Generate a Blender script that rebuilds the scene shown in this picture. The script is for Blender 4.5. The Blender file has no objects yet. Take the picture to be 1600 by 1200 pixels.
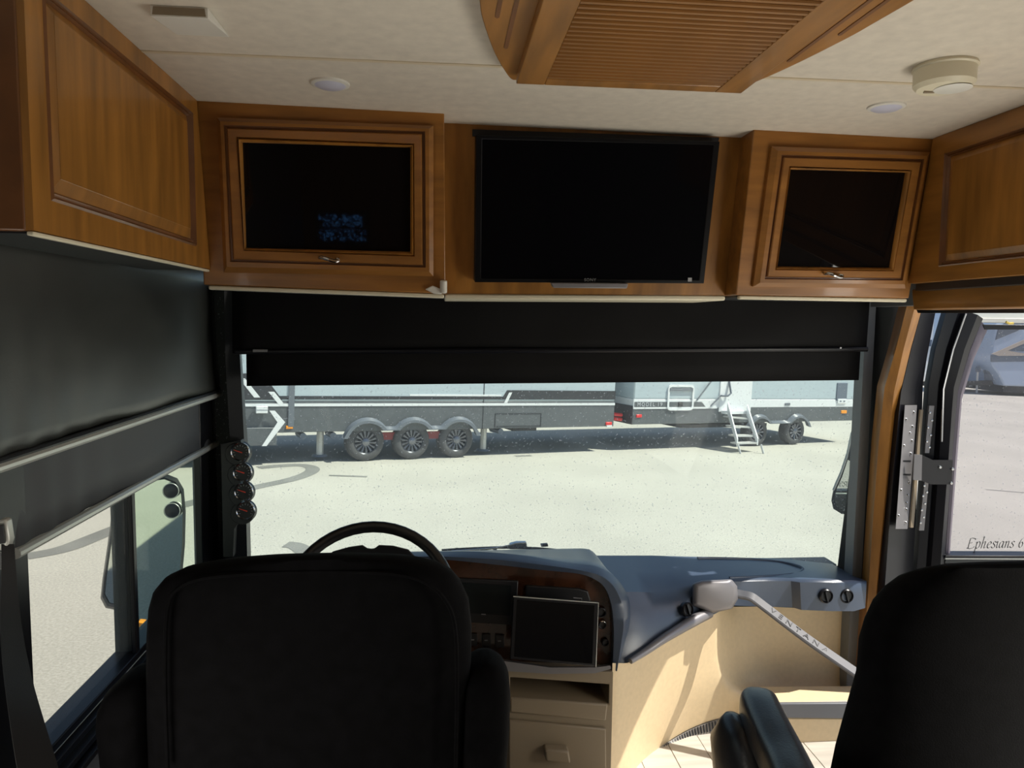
import bpy, bmesh, math, random
import numpy as np
from mathutils import Vector, Matrix

random.seed(7)
SC = bpy.context.scene
COL = SC.collection
PI = math.pi

# ------------------------------------------------------------------ camera
# axes: x to the passenger side, y forward through the windshield, z up, metres; coach floor z = 0
F_PX = 1150.0
CAM = np.array([0.0, 0.0, 1.53])


def _cam_basis():
    vp, roll = (690, 500), 0.012
    F = np.array([vp[0] - 800, 600 - vp[1], F_PX]); F /= np.linalg.norm(F)
    a = np.array([1, -roll, 0.0]); a = a - F * a.dot(F); R = a / np.linalg.norm(a)
    cb = lambda v: np.array([v[0], v[1], -v[2]])
    Fb, Rb = cb(F), cb(R)
    Ub = np.cross(Rb, Fb)
    return np.array([Rb, Fb, Ub])


CM = _cam_basis()
cam_data = bpy.data.cameras.new('camera')
cam_data.sensor_width = 36.0
cam_data.lens = F_PX / 1600.0 * 36.0
cam_data.clip_start = 0.02
cam_data.clip_end = 500
cam = bpy.data.objects.new('camera', cam_data)
COL.objects.link(cam)
cam.matrix_world = Matrix([[*CM[0], CAM[0]], [*CM[1], CAM[1]], [*CM[2], CAM[2]], [0, 0, 0, 1]])
SC.camera = cam

# ------------------------------------------------------------------ sky, sun, lights, exposure
SUN_AZ, SUN_EL = -7.0, 55.0           # azimuth from +x (passenger side) towards +y (forward)
ce = math.cos(math.radians(SUN_EL))
SUN_DIR = Vector((math.cos(math.radians(SUN_AZ)) * ce, math.sin(math.radians(SUN_AZ)) * ce, math.sin(math.radians(SUN_EL))))
world = bpy.data.worlds.new('sky_world')
SC.world = world
world.use_nodes = True
wn = world.node_tree.nodes
sky = wn.new('ShaderNodeTexSky')
sky.sky_type = 'NISHITA'
sky.sun_disc = False
sky.sun_elevation = math.radians(SUN_EL)
sky.sun_rotation = math.radians(90 - SUN_AZ)
world.node_tree.links.new(sky.outputs[0], wn['Background'].inputs[0])
wn['Background'].inputs[1].default_value = 0.14


def sun_lamp():
    L = bpy.data.lights.new('sun', 'SUN')
    L.energy = 7.0
    L.angle = math.radians(0.55)
    L.color = (1.0, 0.955, 0.87)
    o = bpy.data.objects.new('sun', L); COL.objects.link(o)
    o.rotation_euler = SUN_DIR.to_track_quat('Z', 'Y').to_euler()
    o.location = (30, 8, 40)


def area(name, loc, direction, sx, sy, power, color):
    L = bpy.data.lights.new(name, 'AREA')
    L.shape = 'RECTANGLE'; L.size = sx; L.size_y = sy; L.energy = power; L.color = color
    o = bpy.data.objects.new(name, L); COL.objects.link(o)
    o.location = loc
    o.rotation_euler = Vector(direction).to_track_quat('-Z', 'Z').to_euler()


sun_lamp()
# added fill lights at both sides, out of view, to brighten ceiling and cabinets
area('fill_right', (1.66, 1.15, 1.05), (-1, 0.10, 0.40), 1.5, 0.9, 40, (1.0, 0.95, 0.84))
area('fill_left', (-0.85, 0.70, 0.95), (1, 0.10, 0.45), 1.3, 0.8, 11, (1.0, 0.94, 0.84))

SC.view_settings.view_transform = 'Standard'
SC.view_settings.look = 'None'
SC.view_settings.exposure = 0.0
SC.view_settings.gamma = 1.0
SC.view_settings.use_curve_mapping = False


# ------------------------------------------------------------------ measuring helpers: a sight line met with a real plane
def _d(px, py):
    return CM @ np.array([px - 800, 600 - py, -F_PX])


def onY(px, py, Y):
    v = _d(px, py); return Vector(CAM + v * (Y / v[1]))


def onX(px, py, X):
    v = _d(px, py); return Vector(CAM + v * (X / v[0]))


def onZ(px, py, Z):
    v = _d(px, py); return Vector(CAM + v * ((Z - CAM[2]) / v[2]))


def onP(px, py, p, n):
    v = _d(px, py); n = np.array(n)
    return Vector(CAM + v * ((np.array(p) - CAM).dot(n) / v.dot(n)))


# ------------------------------------------------------------------ mesh builder
INV = {}      # object -> inverse world matrix of its thing


class MB:
    def __init__(s):
        s.v = []; s.f = []

    def add(s, vs, fs):
        b = len(s.v)
        s.v += [Vector(v) for v in vs]
        s.f += [tuple(i + b for i in f) for f in fs]
        return s

    def box(s, x0, x1, y0, y1, z0, z1):
        P = [(x0, y0, z0), (x1, y0, z0), (x1, y1, z0), (x0, y1, z0), (x0, y0, z1), (x1, y0, z1), (x1, y1, z1), (x0, y1, z1)]
        return s.add(P, [(0, 3, 2, 1), (4, 5, 6, 7), (0, 1, 5, 4), (1, 2, 6, 5), (2, 3, 7, 6), (3, 0, 4, 7)])

    def prism(s, pts, vec):
        pts = [Vector(p) for p in pts]; vec = Vector(vec); n = len(pts)
        fs = [tuple(range(n)), tuple(range(2 * n - 1, n - 1, -1))]
        fs += [(i, (i + 1) % n, (i + 1) % n + n, i + n) for i in range(n)]
        return s.add(pts + [p + vec for p in pts], fs)

    def loft(s, loops, closed=True, cap0=True, cap1=True):
        n = len(loops[0]); vs = [p for L in loops for p in L]; fs = []
        for k in range(len(loops) - 1):
            for i in range(n if closed else n - 1):
                j = (i + 1) % n
                fs.append((k * n + i, k * n + j, (k + 1) * n + j, (k + 1) * n + i))
        if cap0: fs.append(tuple(range(n)))
        if cap1: fs.append(tuple((len(loops) - 1) * n + i for i in reversed(range(n))))
        return s.add(vs, fs)

    def tube(s, path, r, n=10, closed=False, flat=1.0, up=None):
        path = [Vector(p) for p in path]; m = len(path)
        rs = r if isinstance(r, (list, tuple)) else [r] * m
        loops = []; U = None
        for i, p in enumerate(path):
            a = path[(i - 1) % m] if (closed or i) else p
            b = path[(i + 1) % m] if (closed or i < m - 1) else p
            t = (b - a).normalized()
            if U is None:
                u0 = Vector(up) if up else (Vector((0, 0, 1)) if abs(t.z) < .9 else Vector((1, 0, 0)))
                U = u0
            if up: U = Vector(up)
            U = (U - t * U.dot(t)).normalized()
            W = t.cross(U)
            loops.append([p + (U * math.cos(2 * PI * k / n) * flat + W * math.sin(2 * PI * k / n)) * rs[i] for k in range(n)])
        if closed:
            loops.append(loops[0])
            return s.loft(loops, True, False, False)
        return s.loft(loops)

    def lathe(s, org, axis, prof, n=24):
        org = Vector(org); a = Vector(axis).normalized()
        u = a.orthogonal().normalized(); w = a.cross(u)
        loops = [[org + a * h + (u * math.cos(2 * PI * k / n) + w * math.sin(2 * PI * k / n)) * max(r, 1e-4) for k in range(n)] for r, h in prof]
        return s.loft(loops)

    def build(s, name, mat, parent=None, bevel=0, seg=2, angle=35, smooth=True, subsurf=0, kind=None, label=None, merge=0):
        me = bpy.data.meshes.new(name)
        vs = s.v
        if parent is not None and parent in INV:
            M = INV[parent]; vs = [M @ v for v in vs]
        me.from_pydata([tuple(v) for v in vs], [], s.f)
        bm = bmesh.new(); bm.from_mesh(me)
        if merge: bmesh.ops.remove_doubles(bm, verts=bm.verts, dist=merge)
        bmesh.ops.recalc_face_normals(bm, faces=bm.faces)
        bm.to_mesh(me); bm.free()
        me.materials.append(mat)
        o = bpy.data.objects.new(name, me); COL.objects.link(o)
        if parent is not None:
            o.parent = parent
            if parent in INV: INV[o] = INV[parent]
        if smooth:
            me.polygons.foreach_set('use_smooth', [True] * len(me.polygons))
            if not subsurf: me.set_sharp_from_angle(angle=math.radians(angle))
        if bevel:
            b = o.modifiers.new('bevel', 'BEVEL'); b.width = bevel; b.segments = seg; b.limit_method = 'ANGLE'
            b.angle_limit = math.radians(40); b.harden_normals = False
        if subsurf:
            m = o.modifiers.new('subsurf', 'SUBSURF'); m.levels = subsurf; m.render_levels = subsurf
        if kind: o['kind'] = kind
        if label: o['label'] = label
        return o


def tag(o, label, cat, group=None):
    o['label'] = label; o['category'] = cat
    if group: o['group'] = group
    return o


def thing(name, label, cat, loc=(0, 0, 0), group=None, M=None):
    o = bpy.data.objects.new(name, None); COL.objects.link(o)
    o.empty_display_size = 0.05
    if M is None: M = Matrix.Translation(Vector(loc))
    o.matrix_world = M
    INV[o] = M.inverted()
    return tag(o, label, cat, group)


def structure(name, label=None, loc=None, M=None):
    o = bpy.data.objects.new(name, None); COL.objects.link(o)
    o.empty_display_size = 0.05
    if M is None: M = Matrix.Translation(Vector(loc or (0, 0, 0)))
    o.matrix_world = M; INV[o] = M.inverted(); o['kind'] = 'structure'
    if label: o['label'] = label
    return o


def copy_tree(o, M, label=None):
    c = o.copy(); COL.objects.link(c); c.matrix_world = M
    if label: c['label'] = label
    for ch in list(o.children):
        d = ch.copy(); COL.objects.link(d); d.parent = c
        for g in list(ch.children):
            e = g.copy(); COL.objects.link(e); e.parent = d
    return c


def text(name, body, M, size, mat, parent, extrude=0.0006, shear=0.0, spacing=1.0, align='CENTER'):
    cu = bpy.data.curves.new(name, 'FONT'); cu.body = body; cu.size = size; cu.extrude = extrude
    cu.shear = shear; cu.space_character = spacing; cu.align_x = align; cu.align_y = 'CENTER'
    cu.materials.append(mat)
    tmp = bpy.data.objects.new('tmp', cu); COL.objects.link(tmp)
    bpy.context.view_layer.update()
    me = bpy.data.meshes.new_from_object(tmp.evaluated_get(bpy.context.evaluated_depsgraph_get()))
    bpy.data.objects.remove(tmp)
    me.name = name
    if not me.materials: me.materials.append(mat)
    o = bpy.data.objects.new(name, me); COL.objects.link(o)
    o.parent = parent
    o.matrix_local = INV[parent] @ M
    return o


def face_M(p, right, up):
    r = Vector(right).normalized(); n = r.cross(Vector(up)).normalized(); u = n.cross(r)
    M = Matrix((r, u, n)).transposed().to_4x4(); M.translation = Vector(p)
    return M


PEN = {   # broad-nib italic strokes, x-height = 1
    'E': (1.2, [[(.15, 1.55), (.12, .8), (.15, 0)], [(-.08, 1.42), (.3, 1.58), (.9, 1.5), (.98, 1.3)], [(.13, .82), (.65, .9)], [(-.08, .06), (.4, -.02), (.9, .04), (1.05, .3)]]),
    'p': (.92, [[(-.02, .82), (.15, 1), (.18, .8), (.12, -.65)], [(.18, .7), (.4, 1), (.62, .95), (.72, .6), (.62, .15), (.4, -.02), (.17, .12)], [(-.08, -.66), (.32, -.62)]]),
    'h': (.95, [[(.02, 1.6), (.2, 1.75), (.16, .9), (.14, 0)], [(.16, .65), (.4, .98), (.6, .92), (.58, .15), (.68, 0), (.84, .14)]]),
    'e': (.82, [[(.12, .48), (.58, .6), (.62, .85), (.42, 1), (.2, .82), (.1, .42), (.22, .06), (.45, 0), (.7, .2)]]),
    's': (.70, [[(.58, .84), (.42, 1), (.2, .92), (.18, .68), (.45, .45), (.52, .2), (.35, 0), (.1, .05), (.0, .2)]]),
    'i': (.46, [[(-.02, .82), (.13, 1), (.14, .15), (.24, 0), (.38, .14)], [(.14, 1.36), (.2, 1.44)]]),
    'a': (.92, [[(.62, .9), (.4, 1), (.15, .8), (.08, .36), (.2, .02), (.4, .08), (.58, .45), (.66, .95), (.62, .15), (.72, 0), (.86, .14)]]),
    'n': (.94, [[(-.02, .82), (.13, 1), (.17, .8), (.14, 0)], [(.16, .62), (.38, .98), (.58, .92), (.58, .15), (.68, 0), (.84, .14)]]),
    '6': (.85, [[(.64, 1.55), (.3, 1.25), (.1, .7), (.15, .2), (.38, 0), (.62, .2), (.66, .6), (.45, .85), (.2, .7), (.1, .5)]]),
    ' ': (.62, []),
}


def lettering(name, body, org, u, mat, parent):
    mb = MB(); x0 = 0
    for ch in body:
        adv, strokes = PEN[ch]
        for st in strokes:
            c = catmull([(x0 + x + .22 * z, 0, z) for x, z in st], 4)
            nib = Vector((.072, 0, .042))
            up = [Vector(org) + (p + nib) * u for p in c]; lo = [Vector(org) + (p - nib) * u for p in c]
            d = Vector((0, .0006, 0))
            mb.loft([[a, b, b + d, a + d] for a, b in zip(up, lo)])
        x0 += adv
    return mb.build(name, mat, parent, smooth=False)


def rrect(w, h, r, n=5):
    """rounded rectangle outline centred on 0,0"""
    out = []
    for cx, cy, a0 in ((w / 2 - r, h / 2 - r, 0), (-w / 2 + r, h / 2 - r, 90), (-w / 2 + r, -h / 2 + r, 180), (w / 2 - r, -h / 2 + r, 270)):
        for k in range(n + 1):
            a = math.radians(a0 + 90 * k / n)
            out.append((cx + r * math.cos(a), cy + r * math.sin(a)))
    return out


def catmull(pts, n=6):
    P = [Vector(p) for p in pts]; out = []
    for i in range(len(P) - 1):
        p0 = P[max(i - 1, 0)]; p1 = P[i]; p2 = P[i + 1]; p3 = P[min(i + 2, len(P) - 1)]
        for k in range(n):
            t = k / n
            out.append(.5 * ((2 * p1) + (p2 - p0) * t + (2 * p0 - 5 * p1 + 4 * p2 - p3) * t * t + (3 * p1 - p0 - 3 * p2 + p3) * t ** 3))
    out.append(P[-1])
    return out


# ------------------------------------------------------------------ materials
def pr(name, col, rough=.5, metal=0., spec=.5, coat=0., noise=None, bump=None, sheen=0., trans=0.):
    """principled; noise=(scale, amount, stretch xyz) varies the colour, bump=(scale, strength)"""
    m = bpy.data.materials.new(name); m.use_nodes = True
    nt = m.node_tree; N = nt.nodes; L = nt.links; b = N['Principled BSDF']
    b.inputs['Base Color'].default_value = (*col, 1); b.inputs['Roughness'].default_value = rough
    b.inputs['Metallic'].default_value = metal; b.inputs['Specular IOR Level'].default_value = spec
    if coat: b.inputs['Coat Weight'].default_value = coat; b.inputs['Coat Roughness'].default_value = .08
    if sheen: b.inputs['Sheen Weight'].default_value = sheen
    tc = N.new('ShaderNodeTexCoord')
    if noise:
        sc, am, st = noise
        mp = N.new('ShaderNodeMapping'); mp.inputs['Scale'].default_value = st
        nz = N.new('ShaderNodeTexNoise'); nz.inputs['Scale'].default_value = sc; nz.inputs['Detail'].default_value = 6
        mx = N.new('ShaderNodeMix'); mx.data_type = 'RGBA'
        L.new(tc.outputs['Object'], mp.inputs[0]); L.new(mp.outputs[0], nz.inputs[0])
        rp = N.new('ShaderNodeMapRange'); rp.inputs[1].default_value = .3; rp.inputs[2].default_value = .7
        L.new(nz.outputs[0], rp.inputs[0]); L.new(rp.outputs[0], mx.inputs[0])
        mx.inputs[6].default_value = (*[c * (1 - am) for c in col], 1)
        mx.inputs[7].default_value = (*[min(1, c * (1 + am)) for c in col], 1)
        L.new(mx.outputs[2], b.inputs['Base Color'])
    if bump:
        n2 = N.new('ShaderNodeTexNoise'); n2.inputs['Scale'].default_value = bump[0]; n2.inputs['Detail'].default_value = 3
        bp = N.new('ShaderNodeBump'); bp.inputs['Strength'].default_value = bump[1]; bp.inputs['Distance'].default_value = .002
        L.new(tc.outputs['Object'], n2.inputs[0]); L.new(n2.outputs[0], bp.inputs['Height']); L.new(bp.outputs[0], b.inputs['Normal'])
    return m


def wood(name, col, st, am=.3):
    return pr(name, col, .38, coat=.25, noise=(4.0, am, st), bump=(60, .05))


M_wood_v = wood('honey_maple_vertical', (.31, .134, .025), (6, 6, .8))
M_wood_h = wood('honey_maple_lengthwise', (.31, .134, .025), (6, .8, 6))
M_wood_x = wood('honey_maple_crosswise', (.28, .116, .022), (.8, 6, 6))
M_wood_dk = pr('dark_maple', (.16, .060, .016), .4, coat=.2, noise=(9, .25, (1, 1, 1)))  # darker brown maple for grooves, slots and the left side carcass
M_gap = pr('shaded_recess_wood', (.035, .014, .005), .6)  # same maple, darkened to paint the shade behind the grille slats
M_ceil = pr('ceiling_vinyl', (.70, .635, .54), .55, noise=(30, .07, (1, 1, 1)), bump=(90, .12))
M_seam = pr('ceiling_seam_trim', (.66, .56, .40), .5)
M_white = pr('white_plastic', (.74, .72, .66), .4)
M_cream = pr('cream_plastic', (.72, .66, .50), .45)
M_lens = pr('frosted_lens', (.60, .60, .72), .35)
M_blind = pr('black_blind_fabric', (.0055, .0052, .0056), .7, spec=.2, noise=(5, .3, (1, 1, 1)), bump=(300, .1))
M_blind_side = pr('charcoal_blind_fabric', (.042, .044, .041), .40, spec=.9, noise=(3, .3, (1, 1, 2)), bump=(300, .1))
M_screen_fab = pr('grey_sunscreen_fabric', (.075, .078, .086), .6, bump=(400, .1))
M_alu = pr('brushed_aluminium', (.70, .71, .67), .38, metal=.45)
M_blk = pr('black_plastic', (.012, .012, .014), .42)
M_blk_sat = pr('black_satin_trim', (.009, .009, .012), .32, spec=.4)
M_pillar = pr('charcoal_pillar_vinyl', (.021, .024, .027), .42, bump=(200, .1))
M_dash = pr('sky_tinted_dash_vinyl', (.052, .072, .112), .32, spec=.8, bump=(260, .12))  # charcoal vinyl with the blue of sky light put into its colour
M_burl = pr('burl_wood', (.042, .015, .007), .22, coat=.5, noise=(14, .65, (1, 1, 1)))
M_beige = pr('beige_vinyl', (.72, .56, .345), .5, noise=(60, .04, (1, 1, 1)), bump=(220, .08))
M_taupe = pr('taupe_plastic', (.24, .185, .12), .5, bump=(220, .08))
M_silver = pr('silver_paint', (.22, .21, .22), .38, metal=.4)
M_barm = pr('satin_aluminium_bar', (.085, .085, .092), .42, metal=.2)
M_chrome = pr('chrome', (.55, .55, .56), .16, metal=1.)
M_steel = pr('stainless_hinge', (.24, .23, .235), .42, metal=.4)
M_screen = pr('dark_screen_glass', (.003, .003, .004), .07, spec=.16)
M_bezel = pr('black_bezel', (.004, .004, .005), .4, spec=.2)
M_screen2 = pr('matt_screen', (.010, .014, .015), .3, spec=.2)
M_smoke = pr('smoked_glass', (.005, .004, .004), .03, spec=.3)
M_seat = pr('black_seat_cloth', (.0028, .0027, .0034), .9, spec=.1, noise=(40, .4, (1, 1, 1)), bump=(350, .25))
M_leather = pr('black_leather', (.012, .012, .014), .33, bump=(180, .2))
M_belt = pr('black_webbing', (.010, .010, .012), .6, bump=(500, .2))
M_wall = pr('grey_wall_vinyl', (.17, .18, .19), .55)
M_carpet = pr('floor_tile', (.50, .46, .40), .45, noise=(3, .12, (1, 12, 1)))
M_grille = pr('grey_grille', (.20, .18, .16), .5)
M_rubber = pr('tyre_rubber', (.085, .085, .088), .75, bump=(60, .2))
M_rim = pr('dark_rim', (.05, .055, .065), .35, metal=.5)
M_spoke = pr('grey_spokes', (.22, .23, .26), .3, metal=.7)
M_siding = pr('awning_shaded_siding', (.47, .55, .60), .4, noise=(2, .04, (1, 1, 14)))  # awning shade on the trailer sides is put into this grey
M_trwhite = pr('white_trailer_paint', (.80, .82, .84), .35)
M_skirt = pr('charcoal_trailer_skirt', (.105, .116, .126), .4, noise=(8, .12, (1, 1, 1)))
M_trblk = pr('black_trailer_band', (.030, .032, .038), .4)
M_fender = pr('grey_fender', (.14, .16, .19), .3, coat=.3)
M_galv = pr('galvanised_steel', (.62, .62, .60), .5, metal=.3)
M_amber = pr('amber_lens', (.95, .34, .02), .3)
M_red = pr('red_lens', (.80, .03, .03), .3)
M_rust = pr('red_axle_paint', (.30, .06, .06), .6)
M_rvblue = pr('blue_grey_rv_paint', (.42, .52, .68), .3, coat=.4)
M_rvdark = pr('slate_rv_stripe', (.13, .16, .21), .35)
M_rvtan = pr('tan_rv_stripe', (.52, .46, .40), .35)
M_orange = pr('red_needle', (.85, .06, .03), .4)
M_dial = pr('gauge_dial', (.010, .010, .012), .35)
M_ink = pr('dark_lettering', (.010, .010, .014), .4)
M_tirem = pr('tyre_mark_stain', (.20, .20, .185), .9, noise=(2, .15, (1, 1, 1)))
M_mirror = pr('mirror_glass', (.80, .86, .80), .02, metal=1.)
M_logo = pr('grey_logo', (.28, .28, .29), .4)
M_yellow = pr('brass_latch', (.70, .52, .12), .35, metal=.5)


def asphalt():
    m = pr('pale_asphalt', (.465, .45, .395), .9, bump=(40, .4)); nt = m.node_tree; N = nt.nodes; L = nt.links; b = N['Principled BSDF']
    tc = N.new('ShaderNodeTexCoord')
    a = N.new('ShaderNodeTexNoise'); a.inputs['Scale'].default_value = 45; a.inputs['Detail'].default_value = 4
    c = N.new('ShaderNodeTexNoise'); c.inputs['Scale'].default_value = .35; c.inputs['Detail'].default_value = 5
    L.new(tc.outputs['Object'], a.inputs[0]); L.new(tc.outputs['Object'], c.inputs[0])
    r1 = N.new('ShaderNodeMapRange'); r1.inputs[1].default_value = .3; r1.inputs[2].default_value = .7; r1.inputs[3].default_value = .80; r1.inputs[4].default_value = 1.16
    r2 = N.new('ShaderNodeMapRange'); r2.inputs[1].default_value = .3; r2.inputs[2].default_value = .7; r2.inputs[3].default_value = .90; r2.inputs[4].default_value = 1.08
    L.new(a.outputs[0], r1.inputs[0]); L.new(c.outputs[0], r2.inputs[0])
    mu = N.new('ShaderNodeMath'); mu.operation = 'MULTIPLY'; L.new(r1.outputs[0], mu.inputs[0]); L.new(r2.outputs[0], mu.inputs[1])
    vm = N.new('ShaderNodeVectorMath'); vm.operation = 'SCALE'; vm.inputs[0].default_value = (.465, .45, .395)
    L.new(mu.outputs[0], vm.inputs['Scale']); L.new(vm.outputs[0], b.inputs['Base Color'])
    return m


M_asph = asphalt()


def glass(name, tint, dust=.05, specks=True, gloss=.025):
    m = bpy.data.materials.new(name); m.use_nodes = True
    nt = m.node_tree; N = nt.nodes; L = nt.links
    for n in list(N): N.remove(n)
    out = N.new('ShaderNodeOutputMaterial')
    tr = N.new('ShaderNodeBsdfTransparent'); tr.inputs[0].default_value = (*tint, 1)
    gl = N.new('ShaderNodeBsdfGlossy'); gl.inputs['Roughness'].default_value = .0; gl.inputs[0].default_value = (1, 1, 1, 1)
    m1 = N.new('ShaderNodeMixShader'); m1.inputs[0].default_value = gloss
    L.new(tr.outputs[0], m1.inputs[1]); L.new(gl.outputs[0], m1.inputs[2])
    df = N.new('ShaderNodeBsdfDiffuse'); df.inputs[0].default_value = (.8, .82, .85, 1)
    tl = N.new('ShaderNodeBsdfTranslucent'); tl.inputs[0].default_value = (.8, .82, .85, 1)
    m2 = N.new('ShaderNodeMixShader'); m2.inputs[0].default_value = .6
    L.new(df.outputs[0], m2.inputs[1]); L.new(tl.outputs[0], m2.inputs[2])
    m3 = N.new('ShaderNodeMixShader')
    L.new(m1.outputs[0], m3.inputs[1]); L.new(m2.outputs[0], m3.inputs[2])
    m3.inputs[0].default_value = dust
    if specks:
        tc = N.new('ShaderNodeTexCoord')
        nz = N.new('ShaderNodeTexNoise'); nz.inputs['Scale'].default_value = 120; nz.inputs['Detail'].default_value = 2
        n2 = N.new('ShaderNodeTexNoise'); n2.inputs['Scale'].default_value = 6; n2.inputs['Detail'].default_value = 3
        L.new(tc.outputs['Object'], nz.inputs[0]); L.new(tc.outputs['Object'], n2.inputs[0])
        r = N.new('ShaderNodeMapRange'); r.inputs[1].default_value = .675; r.inputs[2].default_value = .72; r.inputs[3].default_value = 0; r.inputs[4].default_value = .45
        r2 = N.new('ShaderNodeMapRange'); r2.inputs[1].default_value = .3; r2.inputs[2].default_value = .7; r2.inputs[3].default_value = dust * .7; r2.inputs[4].default_value = dust * 1.3
        L.new(nz.outputs[0], r.inputs[0]); L.new(n2.outputs[0], r2.inputs[0])
        ad = N.new('ShaderNodeMath'); ad.operation = 'ADD'; L.new(r.outputs[0], ad.inputs[0]); L.new(r2.outputs[0], ad.inputs[1])
        L.new(ad.outputs[0], m3.inputs[0])
    L.new(m3.outputs[0], out.inputs[0])
    return m


M_wind = glass('dusty_windshield_glass', (.89, .93, .90), .055, gloss=.003)
M_sidegl = glass('side_window_glass', (.80, .80, .77), .03, False)
M_sidegl2 = glass('green_tinted_side_glass', (.78, .84, .77), .03, False)
M_doorgl = glass('door_glass', (.80, .785, .80), .035, gloss=.015)

# ------------------------------------------------------------------ main planes
XL, XR = -0.88, 1.64                 # inner faces of the side walls
ZC = 2.10                            # ceiling
TILT = 0.18


def cab_y(x, z, off=0.0):            # the slightly raked plane of the cabinet fronts
    return 2.106 + .048 * x + TILT * (ZC - z) + off


CN = Vector((-.048, 1, TILT)).normalized()      # its normal, away from the camera


def cf(px, py, off=0.0):
    return onP(px, py, np.array([0, 2.106 + off, ZC]), (-.048, 1, TILT))


# ------------------------------------------------------------------ the setting: coach shell
def shell():
    MB().box(-.98, 1.80, -3.6, 2.62, ZC, ZC + .12).build('ceiling', M_ceil, kind='structure')
    s = MB(); a = onZ(200, 80, ZC - .001); b = onZ(1600, 138, ZC - .001)
    s.prism([(XL, a.y - .006, ZC - .002), (1.55, b.y - .006, ZC - .002), (1.55, b.y + .006, ZC - .002), (XL, a.y + .006, ZC - .002)], (0, 0, .004))
    s.build('trim_1', M_seam, kind='structure', label='thin yellowed seam strip running across the ceiling')
    fl = MB().box(-.98, 1.70, -3.6, 2.95, -.18, -.064).build('floor', M_carpet, kind='structure')
    for k in range(8):
        x = .60 + .13 * k
        MB().box(x, x + .1275, 1.2, 2.80, -.064, -.058 - .0006 * (k % 2)).build('plank', M_carpet, fl, bevel=.001)
    MB().box(-.98, 1.80, -3.7, -3.6, -.1, 2.2).build('wall_back', M_wood_v, kind='structure')
    w = MB()
    w.box(-.98, XL, -3.6, 1.57, -.9, 2.2)
    w.box(-.98, XL, 1.57, 2.98, -.9, .50)
    w.box(-.98, XL, 1.57, 2.98, 1.72, 2.2)
    w.box(-.98, XL, 2.98, 3.05, -.9, 2.2)
    w.build('wall_left', M_wall, kind='structure')
    w = MB()
    w.box(XR, 1.70, -3.6, 1.55, -.9, 2.2)
    w.box(XR, 1.70, 1.55, 2.70, 1.60, 2.2)
    w.box(XR + .02, 1.70, 2.76, 2.82, -.9, 2.2)
    w.box(1.80, 1.86, 2.82, 3.05, -.9, .5)
    w.build('wall_right', M_wall, kind='structure')
    w = MB()
    w.box(-.98, 1.70, 2.95, 3.05, -.9, .50)
    w.box(-.98, 1.78, 2.62, 3.05, 1.78, 2.22)
    w.build('wall_front', M_blk, kind='structure')


def rear_window():
    r = structure('window_3', 'small perforated window low at the back of the coach, seen mirrored in cabinet glass')
    m = bpy.data.materials.new('perforated_daylight'); m.use_nodes = True
    nt = m.node_tree; N = nt.nodes; L = nt.links; b = N['Principled BSDF']
    b.inputs['Base Color'].default_value = (.02, .02, .02, 1)
    tc = N.new('ShaderNodeTexCoord'); v = N.new('ShaderNodeTexVoronoi'); v.inputs['Scale'].default_value = 55; v.inputs['Randomness'].default_value = .15
    L.new(tc.outputs['Object'], v.inputs['Vector'])
    g = N.new('ShaderNodeMath'); g.operation = 'LESS_THAN'; g.inputs[1].default_value = .36; L.new(v.outputs['Distance'], g.inputs[0])
    mu = N.new('ShaderNodeMath'); mu.operation = 'MULTIPLY'; mu.inputs[1].default_value = 14.0; L.new(g.outputs[0], mu.inputs[0])
    b.inputs['Emission Color'].default_value = (.12, .42, 1, 1); L.new(mu.outputs[0], b.inputs['Emission Strength'])
    MB().box(-.72, -.28, -3.6, -3.592, .42, .54).build('upper_pane', m, r)
    MB().box(-.72, -.24, -3.6, -3.592, .26, .38).build('lower_pane', m, r)
    MB().box(-.76, -.20, -3.6, -3.596, .22, .58).build('frame', M_blk, r)


def pillars():
    # driver side A pillar: rounded grey facet and black inner return
    w = MB()
    L = [onY(352, 440, 2.80), onY(384, 440, 2.80), onY(376, 560, 2.86), onY(388, 700, 2.88), onY(394, 880, 2.88), onY(360, 880, 2.88), onY(352, 700, 2.88)]
    a = [onY(350, 440, 2.74), onY(352, 560, 2.80), onY(360, 700, 2.83), onY(364, 900, 2.84)]
    b = [onY(368, 440, 2.76), onY(375, 560, 2.82), onY(382, 700, 2.85), onY(387, 900, 2.86)]
    c = [onY(370, 440, 2.86), onY(378, 560, 2.90), onY(388, 700, 2.92), onY(393, 900, 2.92)]
    d = [Vector((XL - .05, p.y, p.z)) for p in c]
    w.loft([a, b, c, d], closed=False, cap0=False, cap1=False)
    w.build('trim_2', M_pillar, kind='structure', label='charcoal windshield pillar cover beside the driver window', merge=0)
    # passenger side
    w = MB()
    a = [onY(1368, 450, 2.76), onY(1343, 600, 2.86), onY(1327, 740, 2.92), onY(1308, 890, 2.93)]
    b = [onY(1398, 450, 2.68), onY(1372, 600, 2.78), onY(1357, 740, 2.84), onY(1338, 905, 2.85)]
    c = [onY(1412, 450, 2.66), onY(1383, 600, 2.76), onY(1372, 740, 2.82), onY(1358, 915, 2.83)]
    d = [onY(1440, 450, 2.64), onY(1402, 600, 2.74), onY(1395, 740, 2.80), onY(1390, 925, 2.81)]
    w.loft([a, b, c, d], closed=False, cap0=False, cap1=False)
    w.build('trim_3', M_pillar, kind='structure', label='charcoal windshield pillar cover beside the entry door')


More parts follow.
